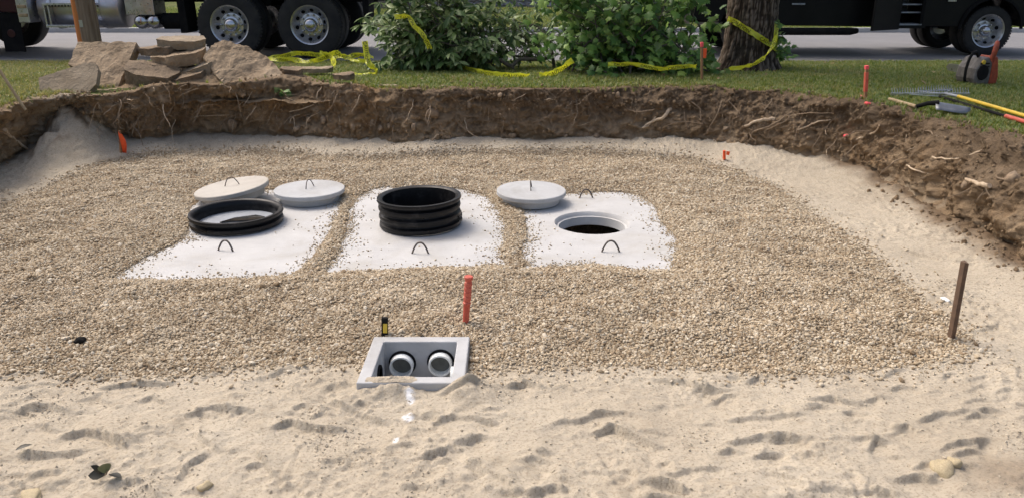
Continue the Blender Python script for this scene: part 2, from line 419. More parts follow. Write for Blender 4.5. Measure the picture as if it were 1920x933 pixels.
# ------------------------------------------------------------------ plan of the excavation
# pairs along the bank: top edge (u, v, z) and foot (u, v, z)
PAIRS = [((-420, 470, .66), (-520, 640, .03)), ((-200, 300, .66), (-250, 420, .04)), ((-60, 228, .67), (-70, 335, .06)), ((0, 208, .67), (10, 305, .08)), ((60, 188, .67), (75, 283, .10)),
 ((120, 180, .67), (140, 268, .12)), ((170, 182, .67), (205, 262, .13)), ((240, 172, .69), (270, 262, .14)), ((330, 158, .75), (345, 250, .16)),
 ((440, 156, .76), (450, 250, .155)), ((545, 146, .78), (550, 258, .145)), ((610, 160, .72), (640, 262, .14)), ((690, 163, .70), (720, 264, .135)),
 ((780, 168, .685), (790, 266, .135)), ((900, 166, .685), (900, 258, .15)), ((1000, 167, .685), (1000, 258, .15)), ((1110, 166, .685), (1110, 259, .145)),
 ((1230, 164, .685), (1210, 262, .14)), ((1340, 166, .685), (1330, 264, .14)), ((1440, 172, .685), (1400, 274, .13)), ((1530, 181, .685), (1500, 287, .125)),
 ((1620, 193, .685), (1600, 303, .12)), ((1700, 208, .685), (1680, 333, .11)), ((1780, 226, .685), (1760, 385, .10)), ((1860, 246, .685), (1850, 440, .085)),
 ((1940, 268, .685), (1940, 488, .075)), ((2080, 315, .685), (2120, 570, .07)), ((2400, 450, .685), (2500, 740, .05))]
TC = [P(*a) for a, b in PAIRS]; BC = [P(*b) for a, b in PAIRS]
def catmull(pts, per):
    out = []; n = len(pts)
    for i in range(n-1):
        p0, p1, p2, p3 = pts[max(i-1, 0)], pts[i], pts[i+1], pts[min(i+2, n-1)]
        for j in range(per):
            t = j/per
            out.append(.5*((2*p1)+(p2-p0)*t+(2*p0-5*p1+4*p2-p3)*t*t+(3*p1-p0-3*p2+p3)*t**3))
    out.append(pts[-1]); return out
PER = 30
TT = catmull(TC, PER); BB = catmull(BC, PER)
Bline = [(p.x, p.y) for p in BB[::6]]
PITPOLY = Bline + [(6, -4), (-6, -4)]

BX0, BX1, BY0, BY1, BZ = -.725, -.222, 3.165, 3.655, .07     # distribution box
GRAVEL = [Pxy(u, v, .03) for u, v in [(-420, 640), (-420, 560), (-220, 480), (-60, 410), (0, 384), (60, 368), (130, 335), (195, 302), (300, 292), (450, 288), (600, 296), (700, 298), (850, 293), (1000, 291), (1150, 293), (1300, 301), (1380, 320), (1450, 352), (1500, 388), (1620, 468), (1720, 548), (1788, 607), (1805, 650), (1740, 672), (1650, 682), (1500, 698), (1400, 694), (1300, 684), (1150, 672), (1050, 676), (960, 684), (900, 690), (800, 694), (690, 682), (620, 672), (560, 673), (450, 686), (300, 696), (100, 698), (0, 690), (-200, 690)]]
VIS = [[(215, 523), (250, 497), (300, 470), (345, 448), (360, 420), (358, 385), (400, 356), (520, 356), (640, 360), (640, 385), (622, 420), (605, 455), (585, 485), (560, 505), (545, 515), (480, 522), (330, 526)],
       [(608, 511), (625, 490), (640, 470), (655, 430), (655, 395), (668, 370), (695, 357), (720, 352), (860, 355), (905, 365), (925, 385), (942, 410), (945, 440), (938, 470), (945, 497), (880, 500), (780, 503), (700, 508)],
       [(988, 503), (982, 470), (990, 440), (985, 410), (982, 385), (1000, 368), (1090, 362), (1160, 361), (1205, 368), (1225, 390), (1240, 425), (1270, 450), (1262, 480), (1262, 508), (1200, 505), (1120, 497), (1050, 500)]]
VIS = [[Pxy(u, v) for u, v in q] for q in VIS]
SLABS = [(-2.74, -1.39, 4.60, 6.98), (-1.37, .005, 4.64, 6.98), (.025, 1.24, 4.64, 6.98)]
HOLE = P(1110, 417, 0); HOLE_R = .30
MOUND = P(112, 180, .66); MOUND.y += .17; MOUND.x -= .02
# scuffs and boot prints seen in the photograph: a line with a small drop on its near side (height in m)
SC = [([(190, 728), (250, 716), (322, 717)], .035), ([(30, 728), (65, 722), (102, 722)], .025), ([(45, 762), (90, 760), (132, 770)], .04), ([(150, 750), (185, 748), (197, 735), (215, 755)], .025),
 ([(262, 750), (285, 742), (312, 755)], .03), ([(350, 776), (400, 765), (452, 770)], .035), ([(120, 815), (160, 806), (200, 815), (235, 838)], .05), ([(40, 848), (80, 850), (150, 848)], .045),
 ([(335, 890), (355, 865), (382, 850)], .05), ([(360, 810), (385, 825), (410, 842)], .03), ([(505, 705), (530, 692), (550, 695)], .035), ([(550, 765), (570, 758), (590, 765)], .03), ([(625, 753), (670, 770), (722, 790)], .035),
 ([(515, 798), (545, 785), (580, 795), (640, 800)], .045), ([(480, 840), (505, 870), (512, 888)], .03), ([(535, 880), (548, 850), (562, 830)], .03), ([(955, 722), (985, 715), (1020, 724)], .045), ([(812, 788), (850, 778), (900, 784), (930, 790)], .04),
 ([(830, 742), (870, 736), (910, 722)], .035), ([(1230, 711), (1280, 716), (1325, 732)], .025), ([(1075, 790), (1120, 776), (1170, 772), (1195, 780)], .025), ([(1115, 808), (1150, 800), (1190, 818), (1235, 838)], .045), ([(1370, 790), (1410, 785), (1470, 782), (1500, 782)], .03),
 ([(1370, 832), (1400, 825), (1440, 820), (1500, 826)], .04), ([(1350, 850), (1370, 844), (1385, 848)], .035), ([(1250, 892), (1290, 884), (1350, 880)], .03), ([(1220, 905), (1250, 908), (1285, 925)], .05), ([(940, 918), (1000, 922), (1040, 910), (1060, 915)], .04), ([(880, 870), (930, 890), (965, 918)], .03),
 ([(780, 855), (820, 848), (850, 832), (870, 822)], .03), ([(1520, 751), (1560, 748), (1615, 756)], .03), ([(1618, 752), (1645, 742), (1675, 745)], .02), ([(1725, 790), (1770, 775), (1815, 772)], .03), ([(1835, 768), (1850, 764), (1872, 766)], .03), ([(1672, 812), (1700, 800), (1720, 812)], .025),
 ([(1440, 825), (1470, 820), (1500, 828)], .04), ([(1760, 848), (1800, 832), (1850, 828)], .03), ([(1865, 735), (1890, 730), (1915, 733)], .02), ([(1630, 845), (1640, 825), (1660, 830)], .03), ([(1500, 925), (1560, 915), (1600, 925)], .03), ([(20, 900), (60, 912), (120, 900)], .03), ([(600, 860), (640, 855), (680, 870)], .02), ([(1680, 900), (1720, 890), (1760, 900)], .03),
 ([(1600, 335), (1640, 342), (1690, 338)], .03), ([(1500, 320), (1540, 325), (1570, 322)], .02), ([(1560, 400), (1600, 405), (1640, 415)], .02), ([(1700, 470), (1740, 480), (1780, 490)], .02), ([(0, 360), (30, 372), (55, 385)], .03), ([(70, 300), (120, 296), (170, 300)], .02), ([(1200, 288), (1250, 285), (1300, 292)], .02), ([(600, 280), (640, 284), (700, 282)], .02), ([(1840, 620), (1870, 610), (1900, 625)], .02), ([(1650, 310), (1670, 316), (1700, 318)], .02)]
_r = random.Random(2)
for _k in range(210):
    _u, _v = _r.uniform(-80, 2000), _r.uniform(700, 1010); _w = _r.uniform(14, 55); _c = _r.uniform(-9, 9)
    SC.append(([(_u, _v), (_u+_w*.5, _v+_c-_r.uniform(0, 8)), (_u+_w, _v+_c*1.7)], _r.uniform(.010, .034)))
PAINT = [P(770, 746, .02), P(763, 780, .02), P(742, 826, .02)]

def visd(i, x, y):       # distance inside the bare part of a tank top, ragged edge
    return sdpoly(x, y, VIS[i]) + .03*fbm(x, y, s=.09, o=3, seed=81+i) + .02*fbm(x, y, s=.26, o=2, seed=85+i)
def ground(x, y):
    """height of the sand and gravel, and masks"""
    dB = dline(x, y, Bline); inside = inpoly(x, y, PITPOLY)
    dB = np.where(inside, dB, 0)
    back = sstep(6.9, 8.2, y)
    z = .018 + (.05 + .085*back)*sstep(.75, .0, dB) + .03*fbm(x, y, s=.9, o=3, seed=3)*sstep(0, 1, dB+.4)
    z = z + .009*fbm(x, y, s=.22, o=4, seed=5)
    g = sdpoly(x, y, GRAVEL) + .05*fbm(x, y, s=.25, o=4, seed=9)
    gm = sstep(-.07, .09, g)*sstep(.70, .80, np.hypot(x-MOUND.x, y-MOUND.y))
    crumb = (1-gm)
    rough = .35+.65*sstep(-.25, .3, fbm(x, y, s=.4, o=3, seed=21))
    z = z + crumb*rough*(.026*np.abs(fbm(x, y, s=.085, o=4, seed=11, g=.6)) + .024*np.maximum(0, fbm(x, y, s=.032, o=2, seed=15)-.1)) + .05*(1-sstep(0, .28, dB))*fbm(x, y, s=.3, o=4, seed=17)
    near = 1 - sstep(7.2, 8, y)*.6
    for pts, h in SC:
        q = [Pxy(u, v, .02) for u, v in pts]
        xs = [a for a, b in q]; ys = [b for a, b in q]
        m = (x > min(xs)-.5) & (x < max(xs)+.5) & (y > min(ys)-.5) & (y < max(ys)+.5)
        if not m.any(): continue
        xm, ym = x[m], y[m]
        wob = .014*fbm(xm, ym, s=.07, o=4, seed=31, g=.6)
        dd = dline(xm, ym, q)
        # side: positive beyond the line (further from the viewer)
        yl = np.interp(xm, xs, ys) if xs == sorted(xs) else np.interp(xm, sorted(xs), [b for a, b in sorted(zip(xs, ys))])
        sgn = ym - yl + wob
        t = sstep(-.012, .004, sgn)
        ext = sstep(max(xs)+.05, max(xs)-.04, xm)*sstep(min(xs)-.05, min(xs)+.04, xm)
        prof = t*.45*np.exp(-dd/.05) - (1-t)*.42*np.exp(-(dd/.12)**1.2)
        z[m] += .88*h*prof*ext*np.clip(1.05+.7*fbm(xm, ym, s=.12, o=3, seed=33), .3, 1.6)
    # gravel bed: slightly mounded and raked
    gz = .020 + .026*fbm(x, y, s=.5, o=3, seed=41) + .024*fbm(x, y, s=.15, o=2, seed=43) + .03*sstep(0, .6, g)
    z = z*(1-gm) + (np.maximum(gz, .012)+.4*(z-.018)*sstep(7.3, 8.2, y))*gm
    # spilt sand cone on the left bank
    dm = np.hypot((x-MOUND.x)*1.1, np.where(y < MOUND.y, .82, 1.)*(y-MOUND.y))
    cone = MOUND.z - 1.04*(np.sqrt(dm*dm+.02)-.10) - .9*np.maximum(0, MOUND.x-.02-x+.25*fbm(x, y, s=.25, o=4, seed=55)) + .06*fbm(x, y, s=.26, o=4, seed=51) + .025*fbm(x, y, s=.05, o=3, seed=53)
    kk = .05; z = np.where(cone > z-.2, kk*np.log(np.exp(np.clip(z/kk, -20, 40))+np.exp(np.clip(cone/kk, -20, 40))), z)
    # soil crumbs spilt at the foot of the right and left banks
    soil = sstep(.34, .03, dB + .16*fbm(x, y, s=.22, o=4, seed=61))*sstep(3.0, 3.3, np.where(x > 0, x, 2.5+.0*x))*(x > 0)
    soil = np.maximum(soil, sstep(.16, .0, dB + .1*fbm(x, y, s=.2, seed=63))*(x < -3.2)*.8)
    q = P(1900, 900, .02)
    soil = np.maximum(soil, .45*sstep(.30, .08, np.hypot((x-q.x), (y-q.y)*1.4) + .09*fbm(x, y, s=.14, seed=65)))
    soil = np.maximum(soil, .9*sstep(.05, .35, fbm(x, y, s=.16, o=4, seed=69)+.7*sstep(.10, -.25, x-MOUND.x)+.05)*(dm < .62)*sstep(.2, .35, z))
    z = z + soil*(.035*np.maximum(0, fbm(x, y, s=.07, o=3, seed=67)) + .01)
    # loose sand against the distribution box
    q = P(770, 728, .03); z = z + .0*x
    r1 = np.exp(-(((x-BX1-.02)/.11)**2 + ((y-BY0+.02)/.09)**2)); z = z + .075*r1*(1+.35*fbm(x, y, s=.05, seed=71))
    r2 = np.exp(-(((x-(BX0+.17))/.13)**2 + ((y-BY0+.01)/.05)**2)); z = z + .052*r2*(1+.5*fbm(x, y, s=.05, seed=73))
    # holes for what is sunk in
    for i, (x0, x1, y0, y1) in enumerate(SLABS):
        ins = np.minimum(np.minimum(x-x0, x1-x), np.minimum(y-y0, y1-y))
        v = visd(i, x, y)
        cover = .004 + .20*np.maximum(0, -v)
        onslab = ins > -.5
        z = np.where(onslab, np.minimum(z, cover), z)
        z = np.where((v > -.012) & (ins > .012), -.05, z)
        z = np.where(sdpoly(x, y, VIS[i]) > .12, -1.25, z)
    ins = np.minimum(np.minimum(x-BX0, BX1-x), np.minimum(y-BY0, BY1-y))
    z = np.where(ins > .016, -.30, z)
    paint = np.zeros_like(x)
    for q, (rx, ry) in zip(PAINT, ((.022, .042), (.022, .026), (.010, .03))):
        paint = np.maximum(paint, sstep(1.25, .75, np.hypot((x-q.x)/rx, (y-q.y)/ry) + .5*fbm(x, y, s=.025, o=2, seed=91)))
    return z, gm, soil, paint

ys = [1.2]
while ys[-1] < 9.6:
    yv = ys[-1]; ys.append(yv + (.0075 if yv < 3.75 else .0075+(yv-3.75)*.0045))
ys = np.array(ys); xs = np.arange(-5.9, 5.0, .0105)
xs = np.concatenate([np.arange(-8, -5.9, .06), xs, np.arange(5.0, 8, .06)])
gx, gy = np.meshgrid(xs, ys)
gz, gm, gs, gp = ground(gx.ravel(), gy.ravel())
V = np.stack([gx.ravel(), gy.ravel(), gz], -1)
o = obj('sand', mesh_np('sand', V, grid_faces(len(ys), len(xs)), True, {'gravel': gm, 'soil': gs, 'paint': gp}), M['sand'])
tag(o, kind='structure')
ny = np.array([-14, -8, -4, -1.5, .2, 1.195]); nx = np.linspace(-8, 8, 60)
ax, ay = np.meshgrid(nx, ny)
az = .018 + .02*fbm(ax, ay, s=.9, seed=3)
zr = np.interp(nx, xs, gz[:len(xs)]); az[-1] = zr
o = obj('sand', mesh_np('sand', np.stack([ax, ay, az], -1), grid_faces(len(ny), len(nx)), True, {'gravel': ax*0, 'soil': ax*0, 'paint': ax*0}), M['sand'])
tag(o, kind='structure')

# ------------------------------------------------------------------ gravel (nobody could count it)
def stone_mesh(i):
    bm = bmesh.new(); bmesh.ops.create_icosphere(bm, subdivisions=2, radius=1)
    rs = random.Random(100+i); off = Vector((rs.random()*50, rs.random()*50, rs.random()*50))
    for v in bm.verts:
        n_ = mn.noise(v.co*1.1+off)*.32 + mn.noise(v.co*2.3+off)*.14
        v.co *= 1+n_
        v.co.x *= 1.25; v.co.z *= .72
    me = bpy.data.meshes.new('gravel_shape'); bm.to_mesh(me); bm.free()
    me.polygons.foreach_set('use_smooth', [True]*len(me.polygons)); me.set_sharp_from_angle(angle=R(32))
    return me
sp = .0100
px, py = np.meshgrid(np.arange(-5.4, 4.2, sp), np.arange(3.2, 8.4, sp))
px = px.ravel() + np.random.uniform(-.6, .6, px.size)*sp; py = py.ravel() + np.random.uniform(-.6, .6, py.size)*sp
bb = sdpoly(px, py, GRAVEL); keep = bb > -.35; px, py, bb = px[keep], py[keep], bb[keep]
g = bb + .05*fbm(px, py, s=.25, o=4, seed=9)
rnd = np.random.rand(px.size)
prob = np.where(g > 0, 1., np.exp(g/.05)*.75 + .006*(g > -.3))
prob = prob*sstep(.75, .85, np.hypot(px-MOUND.x, py-MOUND.y))
pz = np.zeros_like(px); onslab_any = np.zeros(px.size, bool)
for i in range(3):
    x0, x1, y0, y1 = SLABS[i]
    v = visd(i, px, py)
    on = (v > -.012)
    clump = sstep(-.2, .5, fbm(px, py, s=.16, o=2, seed=95))
    prob = np.where(on, np.where(v < .0, 1., np.exp(-v/.045)*(.35+.65*clump) + .022*np.exp(-v/.3)*clump), prob)
    onslab_any |= on
dh = np.hypot(px-HOLE.x, py-HOLE.y); prob = np.where(dh < HOLE_R+.02, 0, prob)
ins = np.minimum(np.minimum(px-BX0, BX1-px), np.minimum(py-BY0, BY1-py)); prob = np.where(ins > -.008, 0, prob)
RIS1 = P(447, 417, 0); RIS1.y -= .02
RIS2 = P(789, 421, 0)
for c_, r_ in ((RIS1, .36), (RIS2, .325)): prob = np.where(np.hypot(px-c_.x, py-c_.y) < r_, 0, prob)
keep = rnd < prob
px, py, on = px[keep], py[keep], onslab_any[keep]
zz, _, _, _ = ground(px, py)
rad = .0053*np.exp(np.random.normal(0, .32, px.size)); rad = np.clip(rad, .003, .018)
rad = np.where(on, np.minimum(rad, .0075)*np.random.uniform(.5, 1., px.size), rad)
zz = np.where(on, rad*.55, zz + rad*np.random.uniform(.1, .75, px.size))
n = px.size
rot = np.stack([np.random.normal(0, .5, n), np.random.normal(0, .5, n), np.random.uniform(0, 6.28, n)], -1)
scl = rad[:, None]*np.random.uniform(.85, 1.15, (n, 3))
variants_scatter('gravel', np.stack([px, py, zz], -1), rot, scl, np.random.randint(0, 10, n), [stone_mesh(i) for i in range(10)], M['gravel'])
print('gravel stones', n)

# ------------------------------------------------------------------ the cut bank
NT = len(TT); NS = 56
Bn = np.array([tuple(p) for p in BB]); Tn = np.array([tuple(p) for p in TT])
_a = np.arange(NT)*.021
Tn[:, 1] += .085*fbm(_a, _a*0, s=.33, o=4, seed=191); Tn[:, 0] += .05*fbm(_a, _a*0, s=.33, o=4, seed=193); Tn[:, 2] += .03*fbm(_a, _a*0, s=.22, o=4, seed=195)
tang = np.gradient((Bn+Tn)/2, axis=0); tang[:, 2] = 0; tang /= np.linalg.norm(tang, axis=1)[:, None]
outw = np.stack([tang[:, 1], -tang[:, 0], 0*tang[:, 0]], -1)     # towards the pit
ss = np.linspace(0, 1, NS)
rows = []
att_top, att_och, att_sand = [], [], []
arc = np.concatenate([[0], np.cumsum(np.linalg.norm(np.diff(Bn, axis=0), axis=1))])
for s_ in ss:
    if s_ < .06:      # runs under the sand
        q = s_/.06; p = Bn + outw*(.10*(1-q))[..., None] if False else Bn + outw*(.10*(1-q)); p = p.copy(); p[:, 2] -= .10*(1-q)
        h = 0.
    elif s_ < .86:
        q = (s_-.06)/.80; h = q
        hx = .62*q**.75*.55 + .38*q**2.2 + .18*q       # bulging face
        wr = sstep(1.2, 2.4, Bn[:, 0])
        hx = (np.clip(hx, 0, 1)*(1-wr) + (.22*q + .78*q**3.0)*wr)[:, None]
        p = Bn*(1-hx) + Tn*hx; p[:, 2] = Bn[:, 2]*(1-q) + Tn[:, 2]*q
    else:             # rolls over onto the lawn
        q = (s_-.86)/.14; h = 1.
        p = Tn - outw*(.34*q); p = p.copy(); p[:, 2] = Tn[:, 2] + .015*math.sin(math.pi*min(1, q*1.2)) - .035*q
    x, y, z = p[:, 0], p[:, 1], p[:, 2]
    env = 1. if s_ < .8 else max(0, 1-(s_-.8)/.2)
    env0 = min(1, s_/.1)
    dn = .14*fbm(x, y, z*1.6, s=.36, o=3, seed=101) + .11*np.abs(fbm(x, y, z, s=.13, o=4, seed=105, g=.65)) + .07*fbm(x, y, z, s=.05, o=3, seed=107, g=.7)
    dn = dn + .05*np.maximum(0, fbm(x*1.0, y, z*.25, s=.22, o=3, seed=109))
    dz = .09*fbm(x, y, z, s=.25, o=3, seed=111) + .04*fbm(x, y, z, s=.06, o=3, seed=113)
    e = env*env0
    p = p + outw*(dn*e)[:, None]; p[:, 2] += dz*(.35*e + .25*env0*(s_ > .7)*env)
    rows.append(p)
    att_top.append(np.full(NT, h) + .25*fbm(arc, arc*0+s_*2, s=.4, o=4, seed=121) - .35*sstep(-.3, -1.4, x) + .12*sstep(.5, 1.5, x))  # left-right terms paint open light and tree shade into the topsoil mask
    u_och = np.exp(-((x-PY(690, 200, 8.6).x)/.16)**2)*sstep(.1, .3, h)*sstep(-.5, .1, fbm(x, y, z, s=.15, seed=123))*(x < 0)
    u2 = np.exp(-((x-PY(1630, 300, 7.6).x)/.5)**2)*sstep(.55, .1, h)*sstep(0, .3, fbm(x, y, z, s=.2, seed=125))*.6
    u3 = sstep(.05, .4, fbm(x, y, z, s=.33, o=4, seed=127))*sstep(1., .5, h)*(.4+.3*(x < -.3))
    att_och.append(np.clip(np.maximum(np.maximum(u_och, u2), u3), 0, 1))
    dm = np.hypot(x-MOUND.x-.05, y-MOUND.y+.05)
    sy = sstep(.5, .15, dm+.15*fbm(x, y, s=.2, seed=129))*.8
    att_sand.append(np.clip(np.maximum(sy, sstep(.12, 0, h)*.5*sstep(0, .4, fbm(x, y, s=.15, seed=131))), 0, 1))
Vb = np.stack(rows, 0)
BANK = Vb
bank = obj('dirt_bank', mesh_np('dirt_bank', Vb.reshape(-1, 3), grid_faces(NS, NT), True, {'top': np.array(att_top), 'ochre': np.array(att_och), 'sandy': np.array(att_sand)}), M['soil'])
tag(bank, kind='structure')
def bank_at(u, v, bias=0):      # point of the bank surface that shows at a photo pixel
    pts = Vb[3:int(NS*.86)].reshape(-1, 3)
    rel = pts - np.array([0, 0, CAM_H])
    zc = rel[:, 1]*CP - rel[:, 2]*SP; up = rel[:, 1]*SP + rel[:, 2]*CP
    uu = 960+FPX*rel[:, 0]/zc; vv = 466.5-FPX*up/zc
    dd = (uu-u)**2+(vv-v)**2
    c_ = np.argsort(dd)[:6]
    return Vector(pts[c_[np.argmin(zc[c_])]])

# ------------------------------------------------------------------ lawn, road and the far side
def lawn_z(x, y):
    return .665 - .085*sstep(9.2, 12.6, y) + .012*fbm(x, y, s=.7, o=3, seed=141)
ROAD_Y0, ROAD_Y1, ROAD_Z = 12.35, 19.6, .56
NL = 60
idx = np.arange(NT)
# outer boundary of the near lawn for each station along the bank edge
L = np.zeros((NT, 3))
a0, a1 = 6*PER, 20*PER
for i in range(NT):
    if i < a0:   L[i] = (-60, -25 + (ROAD_Y0+25)*i/a0, 0)
    elif i > a1: L[i] = (60, ROAD_Y0 - (ROAD_Y0+25)*(i-a1)/(NT-1-a1), 0)
    else:
        f = (i-a0)/(a1-a0); L[i] = (-60 + 120*f if False else np.interp(f, [0, .05, .95, 1], [-60, Tn[a0+20, 0]*1.3, Tn[a1-20, 0]*1.5, 60]), ROAD_Y0, 0)
T0 = Tn - outw*.10
rows = []
for q in np.linspace(0, 1, NL):
    qq = q**2.0
    p = T0*(1-qq) + L*qq
    z = lawn_z(p[:, 0], p[:, 1])
    dd = np.linalg.norm((p-T0)[:, :2], axis=1)
    tz = Tn[:, 2]-.03
    bl = sstep(.7, .05, dd)
    p[:, 2] = z*(1-bl) + np.minimum(tz, .9)*bl
    rows.append(p)
lw = obj('lawn', mesh_np('lawn', np.stack(rows, 0).reshape(-1, 3), grid_faces(NL, NT), True), M['lawn']); tag(lw, kind='structure')
mb = MB(); mb.add([(-400, ROAD_Y0-.25, ROAD_Z), (400, ROAD_Y0-.25, ROAD_Z), (400, ROAD_Y1, ROAD_Z-.02), (-400, ROAD_Y1, ROAD_Z-.02)], [(0, 1, 2, 3)])
tag(mb.build('road', M['asphalt']), kind='structure')
# kerb on the far side, pale stone
mb = MB(); mb.box((0, ROAD_Y1+.08, ROAD_Z+.01), (500, .16, .16)); tag(mb.build('kerb', M['conc_lid'], bevel=.01), kind='structure')
fx = np.concatenate([[-900, -400, -150], np.linspace(-60, 60, 80), [150, 400, 900]]); fy = np.concatenate([np.linspace(ROAD_Y1+.15, 34, 30), [45, 70, 120, 300, 1200]])
ax, ay = np.meshgrid(fx, fy); az = .585 + .02*(np.clip(ay, 20, 34)-20)*.4 + .02*fbm(ax, ay, s=2, seed=151)
o = obj('far_lawn', mesh_np('far_lawn', np.stack([ax, ay, az], -1), grid_faces(len(fy), len(fx)), True), M['lawn']); tag(o, kind='structure')

# grass blades on both lawns
def tuft(i, h=1.):
    rs = random.Random(i); mb = MB()
    for b in range(9):
        a = rs.random()*6.28; r0 = rs.random()*.35; l = rs.uniform(.5, 1.)*h; ln = rs.uniform(.15, .75)
        bx, by = r0*math.cos(a*3), r0*math.sin(a*3); wx, wy = -math.sin(a)*.055, math.cos(a)*.055
        p1 = (bx+math.cos(a)*ln*.35*l, by+math.sin(a)*ln*.35*l, l*.6); p2 = (bx+math.cos(a)*ln*l, by+math.sin(a)*ln*l, l*.95)
        mb.add([(bx-wx, by-wy, -.1), (bx+wx, by+wy, -.1), (p1[0]+wx*.7, p1[1]+wy*.7, p1[2]), (p1[0]-wx*.7, p1[1]-wy*.7, p1[2]), p2],
               [(0, 1, 2, 3), (3, 2, 4)], rs.random()*.5)
    return mb.mesh('grass_shape')
from mathutils.bvhtree import BVHTree
_lv = [v.co for v in lw.data.vertices]; _b0 = int(NS*.80)*NT
_lp = [tuple(p.vertices) for p in lw.data.polygons] + [tuple(i+len(_lv)-_b0 for i in f) for f in grid_faces(NS, NT).tolist() if min(f) >= _b0]
dep_l = BVHTree.FromPolygons(_lv + [Vector(q) for q in Vb.reshape(-1, 3)[_b0:].tolist()], _lp)
TLINE = [(p.x, p.y) for p in TT[::6]]
TPOLY = TLINE + [(9, -8), (-9, -8)]
gp, gr, gsx, gi, dry = [], [], [], [], []
cand = np.random.uniform([-12, 5.2], [11, ROAD_Y0+.03], (155000, 2))
sd = sdpoly(cand[:, 0], cand[:, 1], TPOLY)
zc_ = cand[:, 1]*CP + 1.2*SP
vis = (np.abs(cand[:, 0]/zc_) < .95) & (sd < .07)
cand, sd = cand[vis], sd[vis]
worn = fbm(cand[:, 0], cand[:, 1], s=.55, o=4, seed=161)
edge = np.clip((-sd)/.55, 0, 1)
edge2 = np.where((cand[:, 0] > -4.75) & (cand[:, 0] < -1.75), np.clip((-sd-.62)/.4, 0, 1), edge)
treeshade = np.hypot(cand[:, 0]-3.25, cand[:, 1]-10.9)
pk = np.clip(.30+.85*edge2+.35*worn, 0, 1)*np.where(edge2 < .04, np.where((cand[:, 0] > -4.75) & (cand[:, 0] < -1.75), .06, .55), 1)*np.clip((treeshade-.3)/.9, .15, 1)
sel = np.random.rand(len(cand)) < pk
cand = cand[sel]; edge2 = edge2[sel]; worn = worn[sel]
dry_sunlit = .55*sstep(-3.9, -5.2, cand[:, 0]) + .45*sstep(.1, .5, worn) + .3*sstep(.5, 0, edge2) + np.random.normal(0, .2, len(cand))  # left-hand term paints sunlight into the grass colour; the rest is dry wear
gz = []
for x, y in cand:
    h = dep_l.ray_cast(Vector((x, y, 3)), Vector((0, 0, -1)))
    gz.append(h[0].z if h[0] is not None else -9)
gz = np.array(gz); ok = gz > -1
cand, gz, dry_sunlit = cand[ok], gz[ok], dry_sunlit[ok]
n = len(cand); gpt = np.column_stack([cand, gz-.004])
rot = np.column_stack([np.random.normal(0, .12, n), np.random.normal(0, .12, n), np.random.uniform(0, 6.28, n)])
s1 = np.random.uniform(.035, .062, n); scl = np.column_stack([s1*1.1, s1*1.1, s1])
isd = dry_sunlit > .40
tufts = [tuft(i) for i in range(8)]; tufts2 = [tuft(20+i) for i in range(8)]
for nm, sel, mt, tf in (('grass', ~isd, 'grass', tufts), ('dry_sunlit_grass', isd, 'grass_dry_sunlit', tufts2)):
    variants_scatter(nm, gpt[sel], rot[sel], scl[sel], np.random.randint(0, 8, sel.sum()), tf, M[mt])
cand = np.random.uniform([-16, ROAD_Y1+.2], [16, 31], (26000, 2)); n = len(cand)
gpt = np.column_stack([cand, .585+.02*(cand[:, 1]-20)*.4])
rot = np.column_stack([np.zeros((n, 2)), np.random.uniform(0, 6.28, n)]); scl = np.full((n, 3), .10)
variants_scatter('far_grass', gpt, rot, scl, np.random.randint(0, 8, n), [tuft(40+i) for i in range(8)], M['grass'])
print('lawn done', n)

